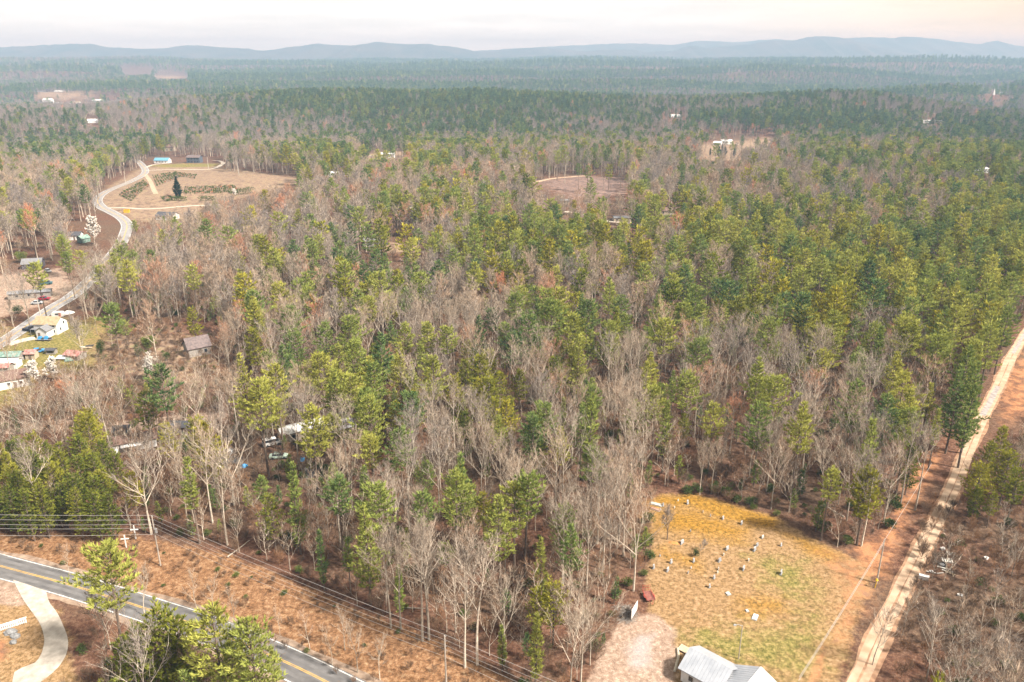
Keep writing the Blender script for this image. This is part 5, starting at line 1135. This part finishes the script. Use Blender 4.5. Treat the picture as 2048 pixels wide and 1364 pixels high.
gu = pS[0] + Vector((1.2, 2.2, .2)); wire(pS[0] + Vector((0, 0, 9.8)), gu, 0.0, "slanted guy wire holding the service pole", .025)
x, y, z = at(1752, 1171); mb = MB(); mb.tube([(0, 0, 0), (.05, 0, .5), (.1, 0, 1.0), (.1, 0, 1.9)], [.09, .09, .09, .09], 8); mb.tube([(.1, 0, 1.9), (.1, 0, 2.3)], [.34, .12], 10); tag(mb.obj("marker_post", M_YEL, None, (x - .6, y - .8, z)), "yellow marker at the foot of the service pole", "marker")
for px, py, h, lb in ((272, 1078, 3.6, "white wooden cross next to the utility pole, farther from the road"), (253, 1095, 3.3, "white wooden cross on the verge, closer to the road")):
    x, y, z = at(px, py); r = empty("white_cross", (x, y, z), R(6)); mb = MB(); mb.box((0, 0, h / 2 - .2), (.2, .2, h + .4)); mb.obj("post", M_WHITE, r); mb = MB(); mb.box((0, -.03, h * .70), (1.75, .17, .2)); mb.obj("crossbar", M_WHITE, r); tag(r, lb, "cross", "white crosses by the road")
# poles along the far road
for px, py, H, lb in ((252, 371, 12, "thin pale pole beside the nursery rows along the far road"), (417, 337, 12, "pale pole by the driveway of the two-storey house"), (478, 350, 12, "pale pole at the far edge of the nursery field"), (805, 304, 13, "pale pole on the red bank by the far white house"), (83, 640, 10, "thin pale pole beside the white house with tan roof")):
    x, y, z = at(px, py); r = empty("utility_pole", (x, y, z)); mb = MB(); mb.tube([(0, 0, -1), (0, 0, H)], [.2, .14], 6); mb.obj("pole", M_MARBLE, r); mb = MB(); mb.box((0, 0, H - .5), (1.8, .14, .14)); mb.obj("crossarm", M_GWOOD, r); tag(r, lb, "utility pole")

# ------------------------------------------------------------------ lower left corner
a = Vector(at(-40, 1268, .6)); b = Vector(at(53, 1240, .6)); L = (b - a).length; mid = (a + b) / 2; rzf = math.degrees(math.atan2(b.y - a.y, b.x - a.x))
wf = empty("white_fence", (mid.x, mid.y, hz(mid.x, mid.y)), R(rzf))
for k in range(6):
    mb = MB(); mb.box((-L / 2 + .1 + k * (L - .2) / 5, 0, .55), (.16, .16, 1.3), taper=.9); mb.obj("post", M_WHITE, wf)
for zz in (.28, .95):
    mb = MB(); mb.box((0, -.1, zz), (L, .05, .15)); mb.obj("rail", M_WHITE, wf)
mb = MB(); mb.box((0, -.06, 1.22), (L + .2, .34, .06)); mb.obj("cap_board", M_WHITE, wf)
npk = int(L / .32)
for k in range(npk):
    mb = MB(); mb.box((-L / 2 + (k + .5) * L / npk, -.15, .6), (.2, .03, 1.05)); mb.obj("slat", M_WHITE, wf)
tag(wf, "white board fence with flat cap beside the concrete driveway", "fence")
rnd.seed(31)
for i, (px, py, s_, lb) in enumerate([(22, 1266, 1.2, "big grey rock above the orange clay by the driveway"), (31, 1274, .9, "pale grey rock beside the big one by the driveway"), (27, 1286, .7, "small grey rock below the others by the driveway")]):
    x, y, z = at(px, py); mb = MB(); V = []; F = []
    for q in range(6):
        for j in range(9):
            th = math.pi * q / 5; a = 6.283 * j / 9; k_ = s_ * rnd.uniform(.8, 1.15); V.append((k_ * math.sin(th) * math.cos(a), k_ * math.sin(th) * math.sin(a) * .8, k_ * .65 * math.cos(th) + .2))
    for q in range(5):
        for j in range(9): F.append((q * 9 + j, (q + 1) * 9 + j, (q + 1) * 9 + (j + 1) % 9, q * 9 + (j + 1) % 9))
    mb.add(V, F); tag(mb.obj("rock", M_ROCK, None, (x, y, z)), lb, "rock")

# ------------------------------------------------------------------ scrap heap by the dirt road
def slab(name, px, py, dims, rz, m, label, tilt=0.0, cat="scrap", lift=.05):
    x, y, z = at(px, py); mb = MB(); mb.box((0, 0, dims[2] / 2), dims); o = mb.obj(name, m, None, (x, y, z + lift), R(rz)); o.rotation_euler[0] = R(tilt); return tag(o, label, cat)
def heap(name, px, py, dims, rz, m, label, seed=1):
    """lumpy sheet thrown over a pile: ridged, sagging, with a skirt on the ground"""
    x, y, z = at(px, py); q_ = random.Random(seed); mb = MB(); V = []; F = []; nr, na = 7, 18; ph = [q_.uniform(0, 6) for _ in range(4)]
    for i in range(nr + 1):
        for j in range(na):
            a = 6.283 * j / na; s = i / nr; k = 1 + .14 * math.sin(3 * a + ph[0]) + .08 * math.sin(7 * a + ph[1])
            hgt_ = dims[2] * (1 - s ** 2.4) * (1 + .25 * math.sin(2 * a + ph[2]) * s) + q_.uniform(-.05, .05) * (i > 0)
            V.append((math.cos(a) * dims[0] / 2 * s * k, math.sin(a) * dims[1] / 2 * s * k, hgt_ - (.05 if i == nr else 0)))
    for i in range(nr):
        for j in range(na): F.append((i * na + j, (i + 1) * na + j, (i + 1) * na + (j + 1) % na, i * na + (j + 1) % na))
    mb.add(V, F); return tag(mb.obj(name, m, None, (x, y, z), R(rz)), label, "tarp")
def openbin(name, px, py, dims, rz, m, label, cat):
    x, y, z = at(px, py); r = empty(name, (x, y, z), R(rz)); l_, w_, h_ = dims; mb = MB()
    for s in (-1, 1):
        mb.box((0, s * (w_ / 2 - .04), h_ / 2), (l_, .08, h_)); mb.box((s * (l_ / 2 - .04), 0, h_ / 2), (.08, w_ - .17, h_))
    mb.box((0, 0, .06), (l_ - .17, w_ - .17, .1)); mb.obj("body", m, r); mb = MB()
    for s in (-1, 1): mb.box((0, s * w_ / 2, h_ + .04), (l_ + .1, .14, .09)); mb.box((s * l_ / 2, 0, h_ + .04), (.14, w_ - .15, .09))
    mb.obj("rim", m, r)
    return tag(r, label, cat)
def fridge(px, py, rz, m, label):
    x, y, z = at(px, py); r = empty("old_freezer", (x, y, z), R(rz)); mb = MB(); mb.box((0, 0, .42), (1.9, .85, .8)); mb.obj("body", m, r); mb = MB(); mb.box((0, 0, .87), (1.94, .89, .1)); mb.obj("lid", M_WHITE, r); mb = MB(); mb.box((0, -.47, .8), (.3, .05, .05)); mb.obj("handle", M_STEEL, r); tag(r, label, "freezer")
fridge(1847, 1158, -28, M_WHITE, "white chest freezer dumped beside the dirt road")
def pallet(px, py, rz, label):
    x, y, z = at(px, py); r = empty("wooden_pallet", (x, y, z), R(rz))
    for k in range(5):
        mb = MB(); mb.box((-.9 + k * .45, 0, .3), (.3, 1.7, .06)); mb.obj("slat", M_MARBLE, r)
    for k in range(3):
        mb = MB(); mb.box((0, -.75 + k * .75, .13), (2.1, .14, .27)); mb.obj("runner", M_GWOOD, r)
    tag(r, label, "pallet")
pallet(1903, 1110, -22, "pale slatted pallet highest in the scrap heap")
pallet(1894, 1122, -15, "weathered pallet second from the top of the scrap heap")
x, y, z = at(1884, 1131); r = empty("scrap_wheel", (x, y, z)); mb = MB(); V = []; F = []
for i in range(16):
    for j in range(8):
        a, b = i / 16 * 6.283, j / 8 * 6.283; V.append(((.75 + .24 * math.cos(b)) * math.cos(a), (.75 + .24 * math.cos(b)) * math.sin(a), .24 + .24 * math.sin(b)))
for i in range(16):
    for j in range(8): F.append((i * 8 + j, ((i + 1) % 16) * 8 + j, ((i + 1) % 16) * 8 + (j + 1) % 8, i * 8 + (j + 1) % 8))
mb.add(V, F); mb.obj("tyre", M_TYRE, r); mb = MB(); mb.tube([(0, 0, .12), (0, 0, .34)], [.5, .5], 14); mb.obj("wheel_rim", M_GRAN, r); tag(r, "old tire with pale rim in the scrap heap", "tire")
rnd.seed(55)
BO = [(1888, 1138, 2.8, -30, "long pale board across the scrap heap"), (1895, 1144, 2.2, -25, "grey board below the long one in the scrap heap"), (1906, 1152, 1.4, 55, "short white board at the right end of the scrap heap"), (1862, 1146, 1.8, -20, "thin board between the freezer and the scrap heap"), (1880, 1148, 1.6, 10, "tilted grey board at the foot of the scrap heap"), (1900, 1148, 2.0, -35, "warped pale board in the lower scrap heap")]
for px, py, l_, rz, lb in BO: slab("board", px, py, (l_, .32, .07), rz, rnd.choice([M_MARBLE, M_GWOOD, M_WOOD]), lb, rnd.uniform(-12, 14), "board", .22)
for px, py, d_, rz, lb in ((1885, 1099, (.75, .6, .35), 10, "small white box lying above the scrap heap"), (1972, 1118, (.7, .6, .4), 30, "small white box alone in the brush right of the scrap heap"), (1862, 1145, (.6, .5, .35), 0, "small white box next to the chest freezer"), (1920, 1192, (.9, .5, .3), -20, "white box in the brush below the scrap heap")):
    openbin("white_box", px, py, d_, rz, M_WHITE, lb, "box")

# fallen logs
for a, b, rr, lb in (((455, 1115), (500, 1085), .16, "grey fallen log leaning across the verge under the wires"), ((1688, 1035), (1640, 1010), .2, "fallen trunk at the woods edge behind the cemetery"), ((795, 1215), (850, 1222), .16, "fallen grey log at the edge of the woods above the wires"), ((1290, 975), (1275, 960), .2, "short fallen log behind the cemetery corner")):
    p = Vector(at(*a)); q = Vector(at(*b)); mb = MB(); mb.tube([tuple(p + Vector((0, 0, rr))), tuple(p.lerp(q, .5) + Vector((0, 0, rr + .15))), tuple(q + Vector((0, 0, rr + .5)))], [rr, rr * .85, rr * .5], 6); tag(mb.obj("fallen_log", M_BBARK), lb, "log")

# ------------------------------------------------------------------ homestead on the left
hw = house("farmhouse", 104, 663, 9.6, 6.8, 4.2, 2.1, -6, M_WHITE, M_TANR, "two-storey white house with tan roof and grey-roofed lean-to", wins=((1.5, 3.6, .9, 1.2, 'y-'), (3.6, 3.6, .9, 1.2, 'y-'), (3.6, 1.4, .9, 1.2, 'y-'), (-1.2, 1.8, .9, 1.3, 'x+'), (1.2, 3.8, .9, 1.2, 'x+')), chimney=(4.0, 1.0), deep=True)
mb = gable_body(4.6, 4.4, 2.9, 1.5); mb.obj("lean_to_wall", M_WHITE, hw, (1.2, -5.3, 0), R(90)); gable_roof(4.6, 4.4, 2.9, 1.5, .35).obj("lean_to_roof", M_GREYR, hw, (1.2, -5.3, 0), R(90)); mb = MB(); mb.box((.2, -7.65, 1.05), (.9, .08, 2.1)); mb.obj("door", M_DOOR, hw)
mb = MB(); mb.box((-3.6, -4.4, 2.5), (3.0, 2.2, .1)); mb.box((-5.0, -5.4, 1.1), (.12, .12, 2.7)); mb.box((-2.2, -5.4, 1.1), (.12, .12, 2.7)); mb.obj("porch", M_GREYR, hw)
car(63, 662, -4, mat("dark_navy_paint", (.015, .018, .03), .35), "dark pickup truck parked beside the white two-storey house", 'truck', 1.15)
car(88, 600, 10, mat("red_paint", (.30, .012, .03), .35), "dark red car parked by the road on the left", 'car', 1.15)
car(75, 608, 14, mat("silver_paint", (.45, .47, .49), .35), "silver car parked behind the big bare tree", 'car', 1.1)
car(93, 569, 20, mat("teal_paint", (.06, .13, .15), .4), "dark teal car parked uphill from the red car", 'van', 1.1)
car(96, 544, -40, mat("white_car_paint", (.62, .64, .66), .35), "white car parked next to the tan-roofed cottage", 'car', 1.1)
house("cottage", 68, 535, 9, 7, 2.8, 2.0, 14, mat("dark_siding", (.10, .09, .11), .8), M_GREYR, "small grey-roofed cottage behind the yellow shrub on the left", wins=((-2, 1.5, 1, 1, 'y-'), (2, 1.5, 1, 1, 'y-')), door=(0, 'y-'))
house("mobile_home", 62, 594, 17, 4.4, 2.6, .7, 17, M_GWOOD, M_GREYR, "long grey mobile home behind the big bare tree", wins=((-5, 1.5, 1.1, .9, 'y-'), (0, 1.5, 1.1, .9, 'y-'), (5, 1.5, 1.1, .9, 'y-')), door=(2.5, 'y-'))
# white camper and boat shell by the road
x, y, z = at(118, 634); r = empty("white_camper", (x, y, z), R(8)); mb = MB(); mb.prism([(-2.3, .5), (2.3, .5), (2.5, 1.3), (1.7, 2.3), (-2.0, 2.4), (-2.5, 1.4)], 2.2); mb.obj("body", M_WHITE, r); window(r, -.3, -1.1, 1.6, 1.2, .6, 'y-')
for s in (-1, 1):
    mb = MB(); mb.tube([(-.3, s * .95 - .1, .35), (-.3, s * .95 + .1, .35)], [.35, .35], 10); mb.obj("wheel", M_TYRE, r)
tag(r, "white camper shell standing behind the white two-storey house", "camper")
heap("white_tarp", 137, 627, (4.6, 2.8, 1.3), 30, M_WHITE, "white tarp-covered heap beside the white camper", 1)
# yard trailer with tarps
x, y, z = at(88, 681); r = empty("junk_trailer", (x, y, z), R(-2)); mb = MB(); mb.box((0, 0, .6), (6.2, 2.0, .12)); mb.obj("bed", M_GWOOD, r)
mb = MB(); mb.box((-1.3, 0, 1.15), (1.6, 1.5, .95), taper=.6); mb.box((1.1, .1, 1.2), (1.7, 1.5, 1.1), taper=.55); mb.obj("tarp", M_BLUET, r); mb = MB(); mb.box((-.1, -.2, .95), (1.0, 1.2, .6), taper=.7); mb.box((2.5, 0, .9), (.9, 1.2, .5)); mb.obj("junk", M_DTARP, r)
for s in (-1, 1):
    mb = MB(); mb.tube([(.4, s * 1.05 - .1, .33), (.4, s * 1.05 + .1, .33)], [.33, .33], 10); mb.obj("wheel", M_TYRE, r)
tag(r, "flat trailer heaped with blue tarps in front of the white house", "trailer")
house("garden_shed", 65, 716, 3.4, 3.0, 2.3, .9, 4, M_TAN, M_REDR, "small shed with striped red tin roof in the homestead yard", "shed", door=(0, 'y-'))
car(76, 705, 30, M_BLUET, "car under a blue cover behind the small red-roofed shed", 'car', 1.1)
house("wood_hutch", 104, 707, 3.2, 2.2, 1.7, .4, 0, M_GWOOD, M_DARKR, "low dark-roofed hutch in the bare yard patch", "hutch", wins=((0, 1.0, 2.0, .7, 'y-'),))
house("chicken_coop", 152, 716, 6.0, 4.4, 1.9, .9, -16, M_GWOOD, M_REDR, "low coop with faded red tin roof at the right of the yard", "shed", door=(1.5, 'y-'))
slab("roof_panel", 125, 719, (4.0, 2.6, .12), -4, M_WHITER, "pale roof panel lying on low supports in the yard", 10, "panel", .9)
slab("roof_panel", 139, 722, (2.8, 2.0, .12), 20, M_GREENR, "greenish panel leaning beside the coop", 25, "panel", .6)
for k, (px, py, lb) in enumerate([(170, 695, "pale board in the lumber heap by the cedar"), (175, 697, "long pale board on the lumber heap by the cedar"), (180, 694, "dark board on the lumber heap by the cedar")]): slab("board", px, py, (4.0 - k * .6, .8, .2), -10 + 15 * k, (M_MARBLE, M_WOOD, M_DTARP)[k], lb, 4 * k, "board", .1 + .2 * k)
house("tin_shed", 14, 722, 11, 5.0, 2.6, 1.0, 6, M_GWOOD, M_GREENR, "long shed with green tin roof at the far left", "shed")
house("tin_shed", 10, 735, 10, 4.6, 2.5, .8, 6, M_WHITE, M_WHITER, "shed with white tin roof below the green-roofed one", "shed", wins=((3, 1.4, .9, .9, 'y-'),))
house("tin_shed", 2, 744, 7, 4.2, 2.4, .7, 6, M_GWOOD, M_REDR, "shed with red tin roof at the left edge", "shed")
house("long_white_house", 6, 772, 16, 8.0, 3.2, 1.8, 30, M_WHITE, M_BROWNR, "long white house with brown roof cut by the left edge", wins=tuple((u, 1.7, .9, 1.1, 'y-') for u in (-5, -1.5, 2, 5.5)), door=(3.8, 'y-'), deep=True)
# abandoned barn
bn = house("abandoned_barn", 396, 706, 8.0, 7.0, 3.4, 3.0, 36, M_GWOOD, M_RUST, "abandoned grey-board house with rusty purple tin roof in the overgrown field", "barn", wins=((-1.8, 1.8, .8, 1.3, 'x-'), (2, 1.7, .9, 1.3, 'y-')), door=(.4, 'x-'))
# trees around the homestead
put_shrub(300, 700, 6.0, 6.0, .9, "bright green bushy tree in the overgrown field", "bushy_tree", seed=70, n=1800, size=.4, cat="tree")
put_shrub(278, 712, 4.0, 4.0, .3, "dark green bush below the bright green tree", seed=71, n=900, size=.35); put_shrub(334, 722, 3.4, 3.2, .4, "small green bush near the abandoned barn", seed=72, n=700, size=.32)
put_shrub(205, 715, 6.5, 3.0, .25, "narrow dull green cedar at the edge of the yard", "cedar_tree", seed=73, n=1400, size=.3, cat="tree"); put_shrub(38, 628, 4.2, 4.6, .0, "dark holly bush behind the big bare tree", seed=74, n=900, size=.32)
put_shrub(45, 525, 6, 8, 1.0, "yellowish weeping tree left of the grey-roofed cottage", "weeping_tree", seed=75, n=1500, size=.4, cat="tree")

# ------------------------------------------------------------------ mobile homes and yard junk behind the roadside woods
house("mobile_home", 268, 893, 12, 5.0, 2.7, 1.2, 24, M_WHITE, M_BROWNR, "brown-roofed mobile home with white end behind the olive pines", wins=((-3, 1.5, 1, 1, 'y-'), (3, 1.5, 1, 1, 'y-')), door=(0, 'y-'))
slab("porch_roof", 265, 902, (5.5, 2.4, .15), 24, M_WHITER, "pale flat porch roof in front of the brown-roofed home", 5, "canopy", 2.0)
house("mobile_home", 628, 864, 20, 5.2, 2.8, .9, 33, M_TAN, M_WHITER, "long mobile home with white metal roof among the yard pines", wins=tuple((u, 1.5, 1, 1, 'y-') for u in (-7, -3, 2, 7)), door=(0, 'y-'))
house("mobile_home", 680, 868, 9, 4.6, 2.7, .8, 33, M_TAN, mat("light_grey_roof", (.42, .43, .46), .6), "shorter tan mobile home with grey roof beside the long one", wins=((-2, 1.5, 1, 1, 'y-'), (2, 1.5, 1, 1, 'y-')), door=(0, 'y-'))
house("yard_shed", 463, 932, 5.0, 3.2, 2.0, .8, -8, M_GWOOD, M_GREYR, "small shed with grey shingled roof in the junk yard", "shed")
house("yard_shed", 246, 872, 4.0, 3.4, 2.2, 1.2, 10, M_GWOOD, M_DARKR, "small dark gabled shed behind the brown-roofed home", "shed"); house("yard_shed", 362, 862, 5.0, 3.6, 2.3, 1.0, -5, M_GWOOD, M_DARKR, "dark-roofed shed by the dirt track", "shed")
car(558, 916, 8, mat("pale_green_paint", (.42, .52, .44), .5), "pale green junk car under the yard pine", 'car', 1.1); car(176, 876, 0, mat("blue_paint", (.04, .07, .14), .4), "dark blue car behind the olive pines", 'van'); car(545, 890, 30, M_WHITE, "white van roof showing behind the yellow pine", 'van', 1.1)
heap("blue_tarp", 488, 933, (1.9, 1.5, .8), 10, M_BLUET, "bright blue tarp bundle next to the grey shed", 2); openbin("blue_crate", 605, 922, (1.0, .9, .9), 0, M_BLUET, "blue crate under the yard pines", "crate"); heap("dark_tarp", 622, 950, (4.4, 3.0, 1.5), 15, M_DTARP, "dark tarp-covered heap at the back of the woods", 3); openbin("white_crate", 615, 940, (1.3, .8, .5), 0, M_WHITE, "white crate beside the dark tarp heap", "crate")
house("doghouse", 458, 908, 1.9, 1.5, .9, .6, 80, M_WHITE, M_WHITER, "small white gabled doghouse in the junk yard", "doghouse", over=.15)

# ------------------------------------------------------------------ far houses, nursery, town
house("cottage", 153, 478, 6.5, 6, 2.8, 1.6, 8, M_WHITE, M_DARKR, "small white cottage beside the blossoming tree", door=(0, 'y-')); house("cottage", 168, 484, 5, 5, 2.6, 1.4, 60, M_GREENR, M_GREENR, "green shed partly hidden by the blossoming tree", "shed")
house("ranch_house", 336, 438, 12, 8, 2.7, 2.0, -10, M_WHITE, M_DARKR, "dark-roofed ranch house below the nursery field", wins=((-4, 1.5, 1.4, 1.2, 'y-'), (4, 1.5, 1.4, 1.2, 'y-')), door=(0, 'y-')); openbin("skip_bin", 254, 425, (3.5, 2.4, 2.0), 5, M_YEL, "yellow skip bin by the far road", "bin")
house("blue_roofed_house", 326, 326, 16, 9, 3.4, 2.4, -2, M_WHITE, M_BLUER, "white house with blue metal roof by the far road", wins=tuple((u, 1.7, 1.2, 1.2, 'y-') for u in (-5, -2, 2, 5)), door=(0, 'y-'))
house("two_storey_house", 390, 325, 15, 9, 6.0, 2.2, -3, mat("slate_siding", (.10, .12, .15), .8), M_RUST, "two-storey dark house with reddish roof above the nursery", wins=tuple((u, v, 1.3, 1.5, 'y-') for u in (-5, -1.5, 2, 5) for v in (1.6, 4.5)), door=(.3, 'y-'))
house("cabin", 341, 302, 13, 9, 5.5, 3.0, 0, M_TAN, M_BROWNR, "tan cabin in the trees above the blue-roofed house", wins=((-3, 2, 1.4, 1.4, 'y-'), (3, 2, 1.4, 1.4, 'y-')))
FAR = [(186, 246, 16, 12, 4, 3, 30, M_WHITER, M_WHITER, "white metal barn alone in the woods on the left"), (776, 315, 16, 9, 4, 2, -3, M_WHITE, M_WHITER, "white house on the bank in front of the pine ridge"), (1452, 288, 16, 9, 4.5, 2, 4, M_WHITE, M_WHITER, "white farmhouse above the mown field"), (1436, 290, 12, 10, 3.5, 2, -30, M_WHITE, M_WHITER, "white barn left of the farmhouse"), (1336, 428, 11, 7, 3, 1.6, -4, M_TAN, M_BROWNR, "tan brown-roofed house in the bare woods past the shrub clearing"), (1243, 442, 11, 5, 2.6, .8, 6, M_TAN, M_GREYR, "grey-roofed trailer home near the shrub clearing"), (1129, 407, 6, 4, 2.4, .8, 0, M_TAN, M_GREYR, "small grey-roofed shed left of the shrub clearing"), (1848, 245, 20, 8, 3.4, 1, 2, M_WHITE, M_WHITER, "long pale building in the far right woods"), (1876, 246, 14, 8, 3.4, 1.2, -3, M_TAN, M_WHITER, "pale building right of the long one in the far right woods"), (2000, 222, 22, 9, 4, 1, 3, M_TAN, M_WHITER, "tan flat building in the far right woods"), (1962, 345, 12, 8, 3.6, 1.4, 20, M_WHITE, M_WHITER, "white house among dark pines at the right"), (1950, 349, 8, 6, 3, 1.2, -20, M_WHITE, M_WHITER, "smaller white shed beside the white house in dark pines"), (1966, 184, 14, 9, 5, 2.5, 0, M_WHITE, M_WHITER, "white house left of the distant church"), (2003, 192, 24, 14, 7, 5, 10, M_TAN, M_GREYR, "grey-roofed distant church hall"), (1350, 234, 20, 8, 3, 1.5, 12, M_WHITER, M_WHITER, "pale long roof in the gap between the pine hills"), (1468, 146, 60, 25, 10, 5, 3, M_WHITE, M_WHITER, "white far building in the hazy plain"), (745, 491, 9, 6, 3, 1.2, -5, M_WHITE, M_GREYR, "grey-roofed house by the small brown field"), (762, 489, 7, 5, 2.8, 1, 0, M_DTARP, M_DARKR, "dark open shed by the small brown field"), (430, 518, 10, 6, 3, 1.5, 0, M_WHITE, M_GREYR, "white house hidden in the bare woods left of centre"), (665, 352, 12, 6, 3, 1.2, 3, M_WHITE, M_WHITER, "small white house at the edge of the pale field"), (946, 402, 10, 6, 3, 1, 0, M_TAN, M_GREYR, "tan shed in the mid-distance pines")]
for px, py, l_, w_, h_, ri, rz, wl, rf, lb in FAR:
    house("distant_house", px, py, l_, w_, h_, ri, rz, wl, rf, lb, wins=tuple((u * l_ / 6, h_ * .5, l_ * .08, h_ * .32, 'y-') for u in (-2, 0, 2)), group="far houses")
TOWN = [(85, 197, 40, 16, 9, M_TAN), (95, 194, 30, 16, 8, M_WHITE), (108, 196, 26, 14, 8, M_TAN), (122, 197, 34, 16, 9, M_TAN), (104, 201, 40, 12, 5, M_WHITE), (116, 203, 30, 12, 5, M_WHITE), (154, 190, 26, 14, 8, M_WHITE), (150, 201, 30, 16, 6, M_WHITE), (160, 200, 26, 14, 6, M_TAN), (196, 193, 40, 14, 6, M_WHITE), (206, 194, 26, 14, 6, M_TAN), (222, 192, 24, 14, 6, M_WHITE)]
TL = ["wide tan block at the left end of the distant town", "white block behind the wide tan one in the distant town", "narrow tan block in the distant town", "tan block with trees before it in the distant town", "low white strip building in front of the distant town", "low white building at the front of the distant town", "white block left of the steeple", "low white building below the steeple", "low tan building just below the steeple", "long white building right of the steeple", "tan building right of the long white one", "white building at the right end of the distant town"]
for (px, py, l_, w_, h_, m), lb in zip(TOWN, TL):
    house("town_building", px, py, l_, w_, h_, 3, rnd.uniform(-12, 12), m, rnd.choice([M_WHITER, M_GREYR, M_TANR]), lb, "building", wins=tuple((u * l_ / 6, h_ * .5, l_ * .08, h_ * .3, 'y-') for u in (-2, -1, 0, 1, 2)), group="buildings of the distant town")
def steeple(px, py, H, w_, label):
    x, y, z = at(px, py); r = empty("church_steeple", (x, y, z)); mb = MB(); mb.box((0, 0, H * .22), (w_, w_, H * .5)); mb.obj("tower", M_BRICK if w_ < 6 else M_WHITE, r)
    mb = MB(); mb.box((0, 0, H * .53), (w_ * .85, w_ * .85, H * .12)); mb.obj("belfry", M_WHITE, r); mb = MB(); mb.box((0, 0, H * .79), (w_ * .8, w_ * .8, H * .42), taper=.03); mb.obj("spire", M_WHITE, r); tag(r, label, "steeple")
steeple(176, 192, 38, 7, "tall white church steeple in the distant town"); steeple(1986, 196, 34, 5.5, "white church steeple among the far right woods")

# big spruce, hedges, nursery plants
x, y, z = at(357, 396); tr_, cr_ = make_pine(701, 16, .04, 4.6, shape=1.0, blades=5, tpm=3.2, step=.7, nb=7, bl=(.6, 1.0), bw=.3, missing=.03); r = empty("spruce_tree", (x, y, z)); tr_.obj("trunk", M_PBARK, r); cr_.obj("crown", M_SPRUCE, r); tag(r, "dark conical spruce standing alone at the nursery hedge", "spruce")
for i, (px, py, h, lb) in enumerate([(1443, 311, 13, "dark conical evergreen, tallest on the farm lawn"), (1437, 312, 11, "dark conical evergreen joined to the tallest on the farm lawn"), (1450, 311, 10, "dark conical evergreen right of the tallest on the farm lawn"), (1420, 310, 7, "small dark evergreen at the left of the farm lawn"), (1468, 312, 9, "dark rounded evergreen at the right of the farm lawn")]):
    x, y, z = at(px, py); tr_, cr_ = make_pine(710 + i, h, .05, h * .3, shape=.9, blades=4, tpm=2.4, step=.9, nb=6, bl=(.8, 1.3), bw=.4); r = empty("evergreen_tree", (x, y, z)); tr_.obj("trunk", M_PBARK, r); cr_.obj("crown", M_SPRUCE, r); tag(r, lb, "evergreen", "evergreens on the farm lawn")
def hedge(a, b, h, w_, label, seed, tint):
    A = Vector(at(*a)); B = Vector(at(*b)); rnd.seed(seed); mb = MB(); n = int((B - A).length * 36)
    for k in range(n):
        p = A.lerp(B, rnd.random()) + Vector((rnd.uniform(-w_, w_) / 2, rnd.uniform(-w_, w_) / 2, h * rnd.random() ** .7)); blade(mb, p, (rnd.uniform(-1, 1), rnd.uniform(-1, 1), rnd.uniform(-.2, 1)), .7, .5, rnd.random(), 0)
    r = empty("hedge", (0, 0, 0)); o = mb.obj("foliage", M_SHRUB, r); o['tint'] = tint; tag(r, label, "hedge")
hedge((347, 401), (372, 402), 3.2, 3, "dark clipped hedge running right from the spruce", 81, .35); hedge((400, 402), (430, 401), 3.4, 3, "dark clipped hedge segment separate from the spruce", 82, .3); hedge((462, 393), (505, 386), 5, 5, "dark evergreen screen at the lower right of the nursery", 83, .15)
NP = []; NV = []
def rows(quad, nrow, per, jit=.15):
    """plant rows between two opposite edges of a plot"""
    a, b, c, d = [Vector(at(*p)) for p in quad]
    for i in range(nrow):
        s = (i + .5) / nrow; p0 = a.lerp(b, s); p1 = d.lerp(c, s)
        for k in range(per):
            if rnd.random() < .12: continue
            p = p0.lerp(p1, (k + .5) / per); NP.append((p.x + rnd.uniform(-jit, jit), p.y + rnd.uniform(-jit, jit), hz(p.x, p.y)))
rows([(236, 392), (287, 361), (300, 372), (262, 404)], 12, 26); rows([(304, 352), (352, 344), (372, 350), (312, 374)], 12, 22); rows([(370, 375), (470, 372), (478, 387), (366, 389)], 26, 9); rows([(320, 394), (343, 394), (346, 402), (330, 404)], 6, 8); rows([(355, 346), (395, 350), (390, 358), (350, 352)], 10, 8)
NUR = src_collection("nursery_source", [merged(*make_shrub(450 + i, 1.1, 1.2, 60, .35), "nursery_shape", [M_PBARK, M_SHRUB if i < 2 else M_TWIG], {0: 1}) for i in range(3)])
nn = len(NP); rv = np.array([0 if rnd.random() < .3 else 1 if rnd.random() < .5 else 2 for _ in range(nn)])
gn_scatter("nursery_plants", NP, rng.random(nn) * 6.28, rng.uniform(.9, 1.5, nn), rv, rng.uniform(.1, .95, nn), NUR, "rows of small nursery shrubs in the field by the far road", "shrubs")
